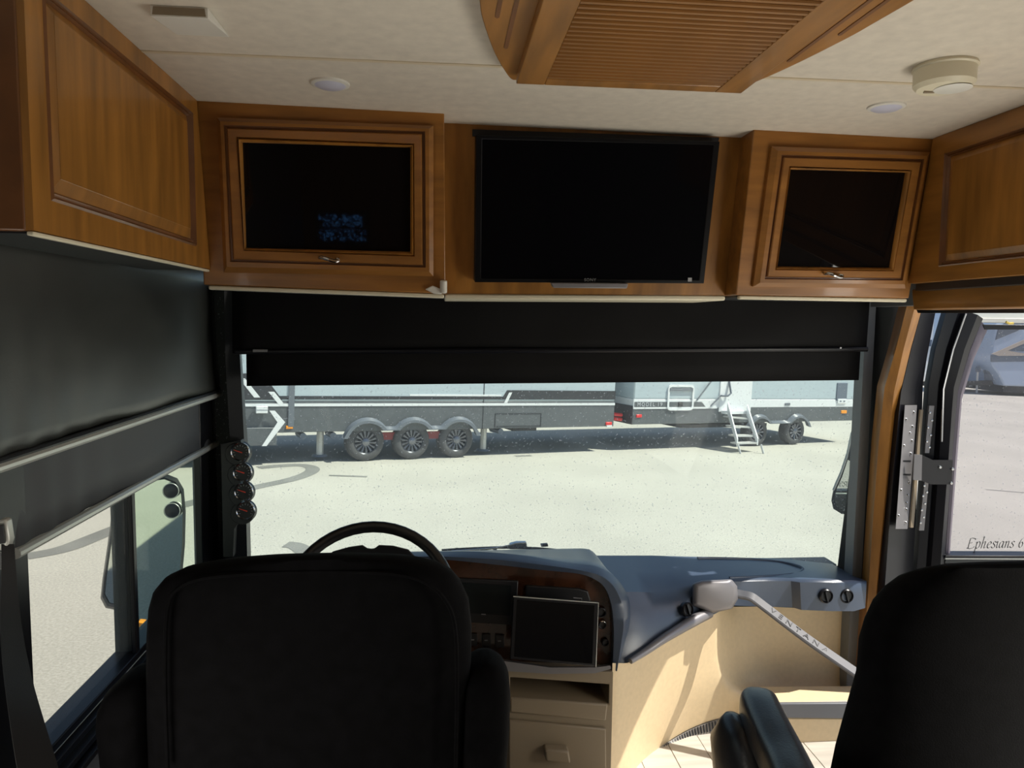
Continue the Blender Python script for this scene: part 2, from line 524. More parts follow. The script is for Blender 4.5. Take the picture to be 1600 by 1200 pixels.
def windshield():
    r = structure('window_1', 'wide dusty windshield above the dashboard')
    YB, YT = 2.93, 2.86

    def at(px, py):
        return onP(px, py, np.array([0, YB, .6]), (0, 1, (YB - YT) / .8))
    a = Vector((-.90, YB + .008, .50)); b = Vector((1.80, YB + .008, .50))
    zt = 1.80; yt = YB - (zt - .585) * (YB - YT) / .8
    MB().prism([a, b, (1.80, yt, zt), (-.90, yt, zt)], (0, .006, 0)).build('glass_pane', M_wind, r)
    s = MB(); P = [at(690, 866), at(760, 863), at(860, 866), at(1000, 868), at(1150, 872), at(1320, 882)]
    s.tube([p + Vector((0, -.004, -.012)) for p in P], .006, 8)
    s.build('rubber_seal', M_blk, r)


def left_window():
    r = structure('window_2', 'dark framed sliding window beside the driver seat')
    X = -.905
    z0, z1, y0, y1 = .555, 1.70, onX(36, 880, XL).y, 2.69
    f = MB()
    f.box(X - .04, XL + .012, y0 - .20, y0, z0 - .05, z1 + .05)
    f.box(XL - .016, XL + .012, onX(303, 780, XL - .016).y, 3.0, z0 - .05, z1 + .05)
    f.box(X - .04, XL + .012, y0 - .1, 2.98, z1, z1 + .06)
    f.build('frame', M_blk_sat, r, bevel=.004)
    for k, (za, zb, xa) in enumerate(((.535, .556, .000), (.512, .530, .018), (.49, .507, .034), (.468, .485, .048))):
        MB().box(X - .04 if k == 0 else XL - .002, XL + .004 + xa, y0 - .1, 2.75, za, zb).build('sill_rail', M_blk_sat, r, bevel=.003)
    ym = onX(210, 900, XL).y
    MB().box(XL - .010, XL + .004, ym - .010, ym + .014, z0, z1).build('mullion', M_blk_sat, r, bevel=.003)
    MB().box(X - .002, X + .003, y0, ym, z0, z1).build('fixed_pane', M_sidegl, r)
    MB().box(X - .026, X - .021, ym - .02, 2.975, z0, z1).build('sliding_pane', M_sidegl2, r)
    MB().box(XL - .062, XL - .012, ym + .002, ym + .022, z0, z1).build('sash_stile', M_pillar, r, bevel=.003)


def ledge_trim():
    # wood jamb around the entry door: raked upright and header
    w = MB()
    left = [(1420, 466), (1400, 545), (1382, 606), (1378, 645), (1373, 693), (1365, 800), (1358, 905), (1346, 1060)]
    mid = [(1430, 478), (1412, 545), (1397, 612), (1393, 645), (1386, 740), (1378, 830), (1370, 915), (1358, 1060)]
    right = [(1440, 484), (1423, 545), (1407, 612), (1404, 645), (1395, 740), (1388, 830), (1381, 920), (1368, 1060)]
    ys = [2.52, 2.55, 2.60, 2.63, 2.64, 2.65, 2.66, 2.67]
    A = [onY(*p, y + .015) for p, y in zip(left, ys)]
    B = [onY(*p, y) for p, y in zip(mid, ys)]
    C = [onY(*p, y + .03) for p, y in zip(right, ys)]
    D = [p + Vector((.02, .08, 0)) for p in A]
    w.loft([D, A, B, C], closed=False, cap0=False, cap1=False)
    w.build('trim_4', M_wood_v, kind='structure', angle=20, label='honey wood post between windshield and entry door')
    X = 1.555
    w = MB()
    P = [onX(1424, 452, X), onX(1600, 432, X), onX(1600, 481, X), onX(1427, 484, X)]
    d = P[1] - P[0]; P[1] = P[0] + d * 2.0; e = P[2] - P[3]; P[2] = P[3] + e * 2.0
    w.prism(P, (.10, 0, 0))
    w.build('trim_5', M_wood_h, kind='structure', bevel=.004, label='honey wood fascia above the entry door under the passenger cabinet')


shell(); rear_window(); pillars(); windshield(); left_window(); ledge_trim()


# ------------------------------------------------------------------ cabinets
def ring_panel(mb, rings, n, cap=True, back=None):
    """nested quads given as (points, offset towards -n); lofted into a moulding"""
    loops = [[p - n * off for p in q] for q, off in rings]
    if back is not None: loops = [[p + n * back for p in rings[0][0]]] + loops
    mb.loft(loops, True, back is not None, cap)
    return mb


def s_handle(name, c, w, rt, up, n, parent, mat):
    pts = []
    for t, a, o in ((-1, .55, .0), (-1.0, .30, .012), (-.8, .62, .02), (-.5, .42, .024), (-.1, .05, .026), (.3, -.35, .024), (.62, -.55, .022), (.88, -.35, .02), (.92, 0, .018), (.70, .12, .014), (.72, 0, .0)):
        pts.append(Vector(c) + rt * (t * w / 2) + up * (a * w * .16) + n * o)
    mb = MB(); P = catmull(pts, 4)
    mb.tube(P, [.0035 + .002 * math.sin(PI * i / len(P)) for i in range(len(P))], 8)
    return mb.build(name, mat, parent)


def front_cabinet(label, face, door, groove, groove2, bead, pane, hx, depth_back, side=None):
    q = lambda pts, o=0: [cf(*p, o) for p in pts]
    Fq = q(face)
    for p in Fq[:2]:
        p.y -= TILT * (ZC + .003 - p.z); p.z = ZC + .003
    base = sum(Fq, Vector()) / 4
    t = thing('overhead_cabinet', label, 'cabinet', base, 'glass-fronted cabinets above the windshield')
    N = CN
    b = MB()
    # carcass: face frame ring with the box behind it, open where the smoked pane is
    inner = q(pane)
    ring = [(Fq, 0), (inner, 0), ([p + N * .10 for p in inner], 0)]
    loops = [[p + Vector((0, depth_back, 0)) for p in Fq], Fq, inner, [p + Vector((0, .20, 0)) for p in inner]]
    b.loft(loops, True, True, True)
    b.build('carcass', M_wood_x, t, bevel=.003)
    d = MB()
    D = q(door); G = q(groove); G2 = q(groove2); Bd = q(bead); Pn = q(pane)
    ring_panel(d, [(D, 0.0), (D, .012), ([p + (g - p) * .55 for p, g in zip(D, G)], .021), (G, .021)], N, cap=False)
    ring_panel(d, [(G2, .018), ([a + (c - a) * .12 for a, c in zip(G2, Bd)], .021), (Bd, .018)], N, cap=False)
    dd = d.build('door', M_wood_x, t, angle=25)
    g = MB()
    ring_panel(g, [(G, .021), ([a + (c - a) * .25 for a, c in zip(G, G2)], .013), ([a + (c - a) * .75 for a, c in zip(G, G2)], .013), (G2, .018)], N, cap=False)
    g.build('groove', M_wood_dk, dd)
    bd = MB()
    mid = [a + (c - a) * .5 for a, c in zip(Bd, Pn)]
    ring_panel(bd, [(Bd, .018), ([a + (c - a) * .2 for a, c in zip(Bd, Pn)], .011), ([a + (c - a) * .4 for a, c in zip(Bd, Pn)], .019), (mid, .022), ([a + (c - a) * .8 for a, c in zip(Bd, Pn)], .018), (Pn, .004)], N, cap=False)
    bd.build('bead_moulding', M_wood_v, dd)
    MB().prism([p - N * .006 for p in Pn], N * .005).build('glass_pane', M_smoke, dd)
    rt = (Fq[1] - Fq[0]).normalized(); up = N.cross(rt) * 1
    if up.z < 0: up = -up
    s_handle('handle', cf(*hx, -.020), .055, rt, up, -N, dd, M_chrome)
    # cream edge strip along the underside
    e = MB(); a = Fq[3] + Vector((.012, .002, -.001)); c = Fq[2] + Vector((-.004, .002, -.001))
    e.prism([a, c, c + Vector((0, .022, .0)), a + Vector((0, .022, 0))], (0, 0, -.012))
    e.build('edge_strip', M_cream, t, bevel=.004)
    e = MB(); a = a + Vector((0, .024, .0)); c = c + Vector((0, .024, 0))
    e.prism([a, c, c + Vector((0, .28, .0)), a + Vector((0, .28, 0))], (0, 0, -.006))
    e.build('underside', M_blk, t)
    return t


front_cabinet('larger smoked-glass wooden cabinet over the steering wheel, left of the television',
              [(306, 158), (694, 178), (696, 459), (318, 445)],
              [(341, 184), (677, 197), (677, 431), (351, 425)],
              [(352, 196), (664, 206), (665, 417), (362, 408)],
              [(357, 201), (659, 210), (660, 413), (367, 404)],
              [(371, 214), (647, 225), (648, 400), (383, 391)],
              [(380, 223), (641, 231), (641, 393), (386, 387)], (515, 404), .34)
front_cabinet('smaller smoked-glass wooden cabinet between the television and the passenger side cabinet',
              [(1177, 211), (1463, 219), (1420, 466), (1150, 461)],
              [(1203, 229), (1449, 238), (1411, 450), (1174, 447)],
              [(1216, 242), (1437, 249), (1404, 437), (1190, 435)],
              [(1220, 246), (1433, 253), (1401, 433), (1194, 431)],
              [(1229, 260), (1419, 266), (1391, 423), (1207, 421)],
              [(1229 + 2, 265), (1412, 270), (1387, 418), (1211, 416)], (1299, 429), .34)


def tv_wall():
    t = structure('wall_board', 'plain wooden board behind the television between the two glass-fronted cabinets')
    P = [cf(690, 203, .09), cf(1162, 219, .09), cf(1133, 462, .09), cf(694, 459, .09)]
    P[0].z = P[1].z = ZC + .02
    MB().prism(P, (0, .05, 0)).build('board', M_wood_v, t, bevel=.002)
    MB().prism([cf(738, 202, .0895), cf(1124, 215, .0895), cf(1122, 223, .0895), cf(738, 213, .0895)], (0, .002, 0)).build('painted_shade', M_blk, t)  # flush black strip painted in as the shadow above the television
    e = MB(); a = P[3] + Vector((0, -.004, 0)); c = P[2] + Vector((0, -.004, 0))
    e.prism([a, c, c + Vector((0, .3, 0)), a + Vector((0, .3, 0))], (0, 0, -.016))
    e.build('lower_strip', M_cream, t, bevel=.005)


def television():
    q = lambda pts, o: [cf(*p, o) for p in pts]
    Q = q([(744, 211), (1125, 221), (1100, 443), (742, 441)], .045)
    t = thing('television', 'black flat television recessed between the overhead wooden cabinets', 'television', sum(Q, Vector()) / 4)
    b = MB(); N = CN
    inn = [p + (sum(Q, Vector()) / 4 - p) * .05 for p in Q]
    ring_panel(b, [(Q, 0), (inn, .0), ([p + N * .004 for p in inn], 0)], N, cap=False, back=.043)
    b.build('bezel', M_bezel, t, bevel=.002)
    MB().prism([p + N * .002 for p in inn], N * .006).build('screen', M_screen, t)
    S = q([(861, 442), (982, 443), (980, 451), (865, 450)], .030)
    MB().prism(S, N * .03).build('speaker_bar', M_silver, t, bevel=.003)
    rt = (Q[1] - Q[0]).normalized(); up = rt.cross(N)
    text('maker_logo', 'SONY', face_M(cf(922, 437.5, .0435), rt, up), .013, M_logo, t, spacing=1.15)
    MB().prism(q([(1075, 434), (1081, 434), (1081, 440), (1075, 440)], .044), N * .001).build('standby_mark', M_logo, t)


def side_cabinet_left():
    X = -.645
    P = lambda x, y: onX(x, y, X)
    yE = P(52, 365).y; c = P(325, 418); z0 = (P(325, 418).z + P(52, 365).z) / 2
    yF = cab_y(X, 1.65) - .004
    zb = z0; t = thing('overhead_cabinet', 'large wooden side cabinet with a raised panel door above the driver window shade', 'cabinet', (X, (yE + yF) / 2, zb))
    yFt = cab_y(X, ZC) - .004
    MB().prism([(X - .012, yE, zb), (X - .012, yF, zb), (X - .012, yFt, ZC), (X - .012, yE, ZC)], (-.165, 0, 0)).build('carcass', M_wood_dk, t, bevel=.003)
    d = MB(); N = Vector((-1, 0, 0))
    O = [Vector((X, yE + .002, ZC - .001)), Vector((X, yFt - .002, ZC - .001)), Vector((X, yF - .002, zb + .001)), Vector((X, yE + .002, zb + .001))]
    G = [P(66, 8), P(300, 175), P(306, 385), P(80, 323)]
    G = [Vector((X, G[0].y, max(G[0].z, G[1].z))), Vector((X, G[1].y, G[1].z)), Vector((X, G[2].y, G[2].z)), Vector((X, G[3].y, G[2].z + .004))]
    I = [P(84, 38), P(292, 190), P(298, 358), P(95, 296)]
    I = [Vector((X, I[0].y, I[1].z + .006)), Vector((X, I[1].y, I[1].z)), Vector((X, I[2].y, I[2].z)), Vector((X, I[3].y, I[2].z + .004))]
    L = lambda a, b, k: [p + (q - p) * k for p, q in zip(a, b)]
    ring_panel(d, [(O, .0), (O, .0), (G, .0)], N, cap=False, back=.012)
    dd = d.build('door', M_wood_v, t)
    g = MB(); ring_panel(g, [(G, 0), (L(G, I, .10), .004), (L(G, I, .22), -.004), (L(G, I, .34), -.001), (L(G, I, .45), -.008)], N, cap=False)
    g.build('groove', M_wood_dk, dd)
    p = MB(); ring_panel(p, [(L(G, I, .45), -.008), (I, .000), (L(I, G, -.02), .001)], N, cap=True)
    p.build('raised_panel', M_wood_v, dd, angle=10)
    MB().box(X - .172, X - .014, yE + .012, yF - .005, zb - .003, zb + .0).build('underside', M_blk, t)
    MB().box(X - .012, X - .001, yE + .003, yF - .004, zb - .007, zb).build('edge_strip', M_cream, t, bevel=.002)


def side_cabinet_right():
    X = 1.49
    P = lambda x, y: onX(x, y, X)
    yA = P(1463, 219).y; zb = P(1423, 443).z; yB = P(1423, 443).y
    y0 = .35
    t = thing('overhead_cabinet', 'wooden side cabinet with a raised panel door above the entry door', 'cabinet', (X, 1.4, zb))
    yFt = cab_y(X, ZC) - .006; yF = cab_y(X, zb) - .006
    MB().prism([(X + .012, y0, zb), (X + .012, yF, zb), (X + .012, yFt, ZC), (X + .012, y0, ZC)], (.135, 0, 0)).build('carcass', M_wood_h, t, bevel=.003)
    N = Vector((1, 0, 0))
    O = [Vector((X, yFt - .002, ZC - .001)), Vector((X, y0 + .002, ZC - .001)), Vector((X, y0 + .002, zb + .001)), Vector((X, yF - .002, zb + .001))]
    a, b, c, e = P(1476, 240), P(1600, 199), P(1600, 402), P(1467, 417)
    G = [Vector((X, a.y, a.z)), Vector((X, .62, a.z)), Vector((X, .62, e.z)), Vector((X, e.y, e.z))]
    a, e = P(1489, 252), P(1480, 398)
    I = [Vector((X, a.y, a.z)), Vector((X, .66, a.z)), Vector((X, .66, e.z)), Vector((X, e.y, e.z))]
    L = lambda a, b, k: [p + (q - p) * k for p, q in zip(a, b)]
    d = MB(); ring_panel(d, [(O, 0), (O, 0), (G, 0)], N, cap=False, back=.012)
    dd = d.build('door', M_wood_h, t)
    g = MB(); ring_panel(g, [(G, 0), (L(G, I, .10), .004), (L(G, I, .22), -.004), (L(G, I, .34), -.001), (L(G, I, .45), -.008)], N, cap=False)
    g.build('groove', M_wood_dk, dd)
    p = MB(); ring_panel(p, [(L(G, I, .45), -.008), (I, .0), (L(I, G, -.02), .001)], N, cap=True)
    p.build('raised_panel', M_wood_v, dd, angle=10)
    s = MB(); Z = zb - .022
    s.box(X + .02, X + .13, y0, yF - .01, Z, zb - .001).build('painted_shade', M_blk, t)  # black box fills the gap under the cabinet as its shade


tv_wall(); television(); side_cabinet_left(); side_cabinet_right()


def corner_guard():
    c = cf(686, 449, -.008)
    t = thing('corner_guard', 'white plastic corner piece at the lower edge of the driver side glass cabinet', 'bracket', c)
    m = MB(); rt = Vector((1, .048, 0)).normalized()
    m.tube([cf(693, 438, -.012), cf(693, 447, -.012), cf(693, 458, -.012)], .0105, 12)
    m.build('sleeve', M_white, t, bevel=.003)
    m = MB(); m.prism([cf(664, 452, -.010), cf(676, 446, -.010), cf(692, 453, -.012), cf(690, 460, -.012), cf(678, 459, -.011)], (0, .012, 0))
    m.build('foot', M_white, t, bevel=.003)


corner_guard()


# ------------------------------------------------------------------ ceiling fittings
def ac_unit():
    zl = 2.045
    x0, x1, yf, yr = .160, .668, 1.648, .62
    t = thing('ceiling_air_conditioner', 'wooden ceiling air conditioner cover with a slatted grille and side wings', 'air conditioner', ((x0 + x1) / 2, 1.2, ZC))
    f = MB(); gx0, gx1, gy1 = x0 + .062, x1 - .062, yf - .04
    f.box(x0, gx0, yr, yf, zl, zl + .02); f.box(gx1, x1, yr, yf, zl, zl + .02); f.box(gx0, gx1, gy1, yf, zl, zl + .02)
    f.build('grille_frame', M_wood_h, t, bevel=.002)
    MB().box(x0 + .01, x1 - .01, yr, yf - .008, zl + .02, ZC - .001).build('housing', M_gap, t)
    p = .0196; n = int((gy1 - yr) / p); me = None
    for k in range(n):
        y = gy1 - p * (k + .5)
        if me is None:
            m = MB(); m.prism([(gx0, y - .0060, zl + .003), (gx0, y - .004, zl), (gx0, y + .004, zl), (gx0, y + .0060, zl + .003), (gx0, y + .0060, zl + .019), (gx0, y - .0060, zl + .019)], (gx1 - gx0, 0, 0))
            s0 = m.build('slat', M_wood_x, t, smooth=False); me = s0; ybase = y
        else:
            s = s0.copy(); COL.objects.link(s); s.parent = t; s.location = (0, y - ybase, 0)
    for sgn in (-1, 1):
        xe = x0 if sgn < 0 else x1
        offs = [(1.690, .004), (1.66, .018), (1.53, .056), (1.374, .088), (1.296, .098), (1.15, .112), (.95, .118), (.62, .118)]
        pts = [Vector((xe + sgn * o, y, 2.066)) for y, o in offs]
        pts = catmull(pts, 4) + [Vector((xe - sgn * .02, .62, 2.066)), Vector((xe - sgn * .02, 1.690, 2.066))]
        w = MB(); w.prism(pts, (0, 0, ZC - 2.066 - .0005))
        wo = w.build('side_wing', M_wood_h, t, bevel=.002)
        for o, ye in ((.036, 1.495), (.064, 1.350)):
            m = MB(); m.prism([(xe + sgn * (o - .004), .62, 2.0645), (xe + sgn * (o + .004), .62, 2.0645), (xe + sgn * (o + .004), ye, 2.0645), (xe + sgn * o, ye + .005, 2.0645), (xe + sgn * (o - .004), ye, 2.0645)], (0, 0, .0025))
            m.build('slot', M_wood_dk, wo)


def smoke_detector():
    c = onZ(1487, 100, ZC); c = Vector((1.10, 1.575, ZC))
    t = thing('smoke_detector', 'round cream smoke detector on the ceiling above the passenger side', 'smoke detector', c)
    MB().lathe((c.x, c.y, ZC), (0, 0, -1), [(.0, .0), (.064, .0), (.066, .006), (.062, .009), (.062, .040), (.054, .049), (.0, .052)], 36).build('body', M_cream, t)
    m = MB(); m.lathe((c.x + .014, c.y - .01, ZC - .048), (0, 0, -1), [(.030, .0), (.038, .0035), (.036, .0045), (.0, .0048)], 30)
    m.build('test_button', M_white, t)
    MB().prism([(c.x - .035, c.y + .015, ZC - .0525), (c.x - .005, c.y + .012, ZC - .0525), (c.x - .008, c.y + .022, ZC - .0525), (c.x - .03, c.y + .026, ZC - .0525)], (0, 0, .005)).build('vent_slot', M_taupe, t)


def puck(px, py, label):
    c = onZ(px, py, ZC)
    t = thing('ceiling_light', label, 'light', c)
    MB().lathe(c, (0, 0, -1), [(.0, .0), (.047, .0), (.046, .004), (.040, .006)], 32).build('rim', M_white, t)
    MB().lathe(c, (0, 0, -1), [(.0, .003), (.041, .004), (.030, .010), (.0, .012)], 32).build('lens', M_lens, t)


def ceiling_vent():
    a = onZ(240, 10, ZC)
    t = thing('ceiling_vent', 'square white vent with a dark slot on the ceiling beside the driver side cabinet', 'vent', (a.x + .05, a.y + .04, ZC))
    x0 = -.535; x1 = -.432; y0 = 1.462; y1 = 1.60
    MB().prism([(x0, y0, ZC), (x0, y0, ZC - .020), (x0, y1, ZC - .002), (x0, y1, ZC)], (x1 - x0, 0, 0)).build('cover', M_white, t, bevel=.003)
    MB().prism([(x0 + .004, y0 - .0015, ZC - .017), (x1 - .004, y0 - .0015, ZC - .017), (x1 - .006, y0 - .0015, ZC - .003), (x0 + .006, y0 - .0015, ZC - .003)], (0, .003, 0)).build('slot', M_taupe, t)


ac_unit(); smoke_detector(); ceiling_vent()
puck(516, 130, 'round frosted ceiling light near the driver side, beside the glass-fronted cabinet')
puck(1385, 166, 'round frosted ceiling light near the passenger side, beside the smoke detector')


# ------------------------------------------------------------------ shades
def roller_blind():
    Y = 2.74
    P = lambda x, y, o=0: onY(x, y, Y + o)
    t = thing('windshield_blind', 'black roller blind pulled halfway down over the windshield', 'blind', P(860, 470))
    a = [P(362, 440), P(1374, 440)]; b = [P(368, 552), P(1354, 548)]

    def cloth(x0, x1, ztop, zl, zr, y, wav, n=40, m=6):
        loops = []
        for k in range(m + 1):
            row = []
            for i in range(n + 1):
                u = i / n; zb = zl + (zr - zl) * u
                z = ztop + (zb - ztop) * k / m
                row.append(Vector((x0 + (x1 - x0) * u, y + wav * math.sin(9 * u + .8 * k) * (.3 + .7 * k / m) + .4 * wav * math.sin(23 * u + k), z)))
            loops.append(row)
        mb = MB(); mb.loft(loops, False, False, False)
        return mb
    ztop = 1.72
    o = cloth(a[0].x, P(1354, 548).x, ztop, b[0].z, b[1].z, Y, .004).build('night_shade', M_blind, t)
    s = o.modifiers.new('solid', 'SOLIDIFY'); s.thickness = .0015
    c0, c1 = P(386, 603, .02), P(1342, 594, .02)
    o = cloth(c0.x, c1.x, ztop, c0.z, c1.z, Y + .02, .003).build('sun_shade', M_blind, t)
    s = o.modifiers.new('solid', 'SOLIDIFY'); s.thickness = .0015
    m = MB(); m.tube([b[0] + Vector((0, -.002, .006)), b[1] + Vector((0, -.002, .006))], .010, 10); m.build('hem_bar', M_blk_sat, t)
    MB().prism([P(395, 546, -.012), P(418, 546, -.012), P(418, 550, -.012), P(395, 550, -.012)], (0, .006, 0)).build('pull_tab', M_logo, t)
    m = MB(); m.tube([Vector((a[0].x, Y + .03, 1.70)), Vector((a[1].x, Y + .03, 1.70))], .03, 14); m.build('roller_tube', M_blk, t)


def side_shades():
    t = thing('driver_window_shade', 'charcoal roller shade with two aluminium bars over the driver window', 'blind', (XL + .04, 2.2, 1.6))
    X1, X2 = -.850, -.872
    a0, a1 = onX(-60, 747, X1), onX(343, 616, X1)
    b0, b1 = onX(20, 862, X2), onX(345, 690, X2)
    za = (a1.z + onX(60, 708, X1).z) / 2; zb = (b0.z + b1.z) / 2
    yr, yf = 1.46, a1.y
    zt = 1.70

    def cloth(x, y0, y1, zt, zb, n=90, m=10):
        loops = []
        for k in range(m + 1):
            loops.append([Vector((x + (.004 * math.sin(14 * i / n + k * .7) + .0025 * math.sin(41 * i / n + 9 * math.sin(5 * i / n))) * (k / m) ** 2, y0 + (y1 - y0) * i / n, zt + (zb - zt) * k / m)) for i in range(n + 1)])
        return MB().loft(loops, False, False, False)
    o = cloth(X1, yr, yf - .004, zt, za + .01).build('night_shade', M_blind_side, t); o.modifiers.new('solid', 'SOLIDIFY').thickness = .0015
    o = cloth(X2, b0.y, b1.y - .004, zt, zb + .01).build('sun_shade', M_screen_fab, t); o.modifiers.new('solid', 'SOLIDIFY').thickness = .0015
    MB().tube([(X1 + .004, yr, za), (X1 + .004, yf, za)], .011, 10).build('night_shade_bar', M_alu, t)
    MB().tube([(X2 + .004, b0.y, zb), (X2 + .004, b1.y, zb)], .012, 10).build('sun_shade_bar', M_alu, t)
    MB().tube([(X1 + .006, yr, za + .014), (X1 + .006, yf - .01, za + .014)], .007, 8).build('hem_channel', M_blk, t)


roller_blind(); side_shades()


# ------------------------------------------------------------------ gauge pod on the pillar
def gauge_pod():
    Y = 2.78
    P = lambda x, y, o=0: onY(x, y, Y + o)
    C = [(375.5, 706), (379, 738), (381, 768), (383.6, 797.5)]
    t = thing('gauge_pod', 'black pod of four round gauges stacked on the driver side windshield pillar', 'gauges', P(378, 750))
    px = 2.79 / 1150
    m = MB(); n = Vector((0, -1, 0))
    out = []
    for cx, cy in C:
        m.lathe(P(cx, cy, .05), n, [(.0, 0), (17.8 * px, 0), (17.8 * px, .045), (16.5 * px, .05), (.0, .05)], 28)
    m.prism([P(345, 694, .004), P(376, 688, .004), P(379, 700, .004), P(384, 760, .004), P(384, 815, .004), P(372, 818, .004), P(366, 826, .004), P(364, 870, .004), P(349, 870, .004)], (0, .04, 0))
    m.build('housing', M_blk, t)
    for i, (cx, cy) in enumerate(C):
        c = P(cx, cy, 0)
        b = MB(); b.lathe(c, n, [(12.0 * px, -.004), (14.2 * px, -.004), (14.6 * px, .004), (13.4 * px, .007), (12.2 * px, .004), (12.0 * px, -.004)], 32)
        bo = b.build('gauge', M_chrome, t)
        MB().lathe(c, n, [(.0, .0), (12.2 * px, .0), (12.2 * px, .001), (.0, .001)], 32).build('dial', M_dial, bo)
        k = MB()
        for a in range(-210, 31, 24):
            ra = math.radians(a); d = Vector((math.cos(ra), 0, -math.sin(ra)))
            w = Vector((-d.z, 0, d.x)) * .0012
            A = c + d * 8.6 * px + n * .0012; B = c + d * 10.8 * px + n * .0012
            k.prism([A - w, B - w, B + w, A + w], n * .0008)
        k.build('tick_marks', M_logo, bo)
        d = Vector((-.92, 0, .32)).normalized(); w = Vector((-d.z, 0, d.x)) * .0022
        A = c - d * 3.2 * px + n * .003; B = c + d * 9.5 * px + n * .003
        MB().prism([A - w, A + w, B + w * .5, B - w * .5], n * .0012).build('needle', M_orange, bo)


gauge_pod()


# ------------------------------------------------------------------ dashboard
def dashboard():
    t = thing('dashboard', 'charcoal dashboard with a burl wood instrument panel and beige lower console', 'dashboard', (.3, 2.6, 0))
    YP = 2.34
    lip_o = [(560, 866), (620, 864), (676, 862), (750, 862), (817, 868), (885, 879), (930, 885), (957, 898), (973, 916), (984, 941), (984, 975), (976, 1005), (966, 1046)]
    lip_i = [(560, 880), (620, 876), (685, 874), (772, 882), (851, 891), (907, 897), (934, 908), (946, 920), (953, 936), (957, 955), (959, 980), (959, 1005), (957, 1046)]
    O = [onY(x, y, YP + .03) for x, y in lip_o]
    I = [onY(x, y, YP) for x, y in lip_i]
    Ic = catmull(I, 4); Oc = catmull(O, 4)
    md = [(a + b) / 2 + Vector((0, -.022, .004)) for a, b in zip(Ic, Oc)]
    back = []
    for i, o in enumerate(Oc):
        u = i / (len(Oc) - 1)
        k = min(1, max(0, (u - .55) / .3))
        back.append(Vector((o.x * (1) + .02 * (1 - k) - .03 * k, 2.92 - .25 * k, o.z + (.60 - o.z) * (1 - k) - .02 * k)))
    deep = [p + Vector((0, .05, 0)) for p in Ic]
    mid2 = [a + (b - a) * .45 + Vector((0, 0, -.006)) for a, b in zip(Oc, back)]
    MB().loft([deep, Ic, md, Oc, mid2, back], False, False, False).build('hood', M_dash, t, angle=60)
    # wood panel under the lip
    pan = [p + Vector((0, .03, 0)) for p in Ic] + [onY(940, 1048, YP + .03), onY(560, 1030, YP + .03)]
    MB().prism(pan, (0, .02, 0)).build('wood_panel', M_burl, t)
    # ledge below the panel
    up = [(560, 1014), (734, 1022), (795, 1031), (860, 1040), (930, 1040), (954, 1037)]
    lo = [(560, 1028), (734, 1042), (795, 1049), (860, 1053), (930, 1052), (955, 1045)]
    m = MB(); m.loft([[onY(x, y, YP + .03) for x, y in up], [onY(x, y + 3, YP - .03) for x, y in up], [onY(x, y, YP - .03) for x, y in lo], [onY(x, y, YP + .03) for x, y in lo]], False, False, False)
    m.build('silver_ledge', M_silver, t, angle=50)
    # passenger side top and fascia, lofted section by section
    S = [((925, 868, 2.92), (925, 925, 2.50), (925, 985, 2.43), (925, 1042, 2.385)),
         ((985, 868, 2.92), (1000, 925, 2.54), (978, 985, 2.43), (975, 1042, 2.38)),
         ((1020, 868, 2.92), (1025, 926, 2.57), (1010, 985, 2.45), (1005, 1024, 2.42)),
         ((1050, 869, 2.92), (1052, 921, 2.60), (1045, 965, 2.50), (1045, 1000, 2.47)),
         ((1090, 870, 2.92), (1088, 911, 2.64), (1085, 928, 2.59), (1085, 976, 2.56)),
         ((1140, 871, 2.92), (1140, 903, 2.68), (1140, 909, 2.66), (1142, 946, 2.65)),
         ((1195, 872, 2.92), (1195, 902, 2.68), (1195, 908, 2.66), (1195, 948, 2.65)),
         ((1238, 874, 2.92), (1236, 902, 2.67), (1236, 908, 2.65), (1238, 949, 2.64)),
         ((1252, 876, 2.92), (1250, 904, 2.64), (1250, 910, 2.62), (1252, 953, 2.61)),
         ((1300, 881, 2.92), (1298, 904, 2.63), (1298, 910, 2.61), (1300, 955, 2.60)),
         ((1336, 900, 2.86), (1334, 905, 2.64), (1334, 911, 2.62), (1334, 955, 2.61)),
         ((1352, 908, 2.84), (1354, 908, 2.66), (1354, 913, 2.64), (1352, 950, 2.63))]
    prof = [[onY(*q) for q in s] for s in S]
    prof = [[p[0], p[0] + (p[1] - p[0]) * .5 + Vector((0, 0, .004)), p[1], p[1] + (p[2] - p[1]) * .5 + Vector((0, 0, .004)), p[2], p[2] + (p[3] - p[2]) * .5, p[3], p[3] + Vector((0, .08, .0))] for p in prof]
    m = MB(); m.loft(prof, False, False, False); m.build('passenger_top', M_dash, t, angle=38)
    # raised rim of the shallow tray on the top
    R = [(1090, 872, .01), (1160, 873.5, .006), (1215, 878, .004), (1248, 885, .002), (1254, 891, .0), (1240, 897, .0), (1190, 901, .0), (1140, 903, .0)]
    ys = [2.90, 2.90, 2.87, 2.80, 2.76, 2.72, 2.69, 2.68]
    # (the rim lies on the top skin)
    pts = []
    for (x, y, o), yy in zip(R, ys):
        pts.append(onY(x, y, yy))
    MB().tube(catmull(pts, 5), .006, 8).build('tray_rim', M_dash, t)
    # lower console below the instrument panel
    YC = 2.32
    Q = lambda pts, y=YC: [onY(*p, y) for p in pts]
    Fo = Q([(700, 1040), (958, 1050), (952, 1300), (700, 1300)])
    hole = Q([(797, 1058), (952, 1070), (951, 1100), (797, 1090)])
    m = MB()
    m.loft([[p + Vector((0, .3, 0)) for p in Fo], Fo, hole, [p + Vector((0, .16, 0)) for p in hole]], True, False, True)
    m.build('lower_console', M_taupe, t, bevel=.004)
    tr = MB(); tr.prism(Q([(797, 1090), (950, 1101), (947, 1127), (797, 1114)], YC - .012), (0, .014, 0)); tr.build('tray_front', M_taupe, t, bevel=.006, seg=3)
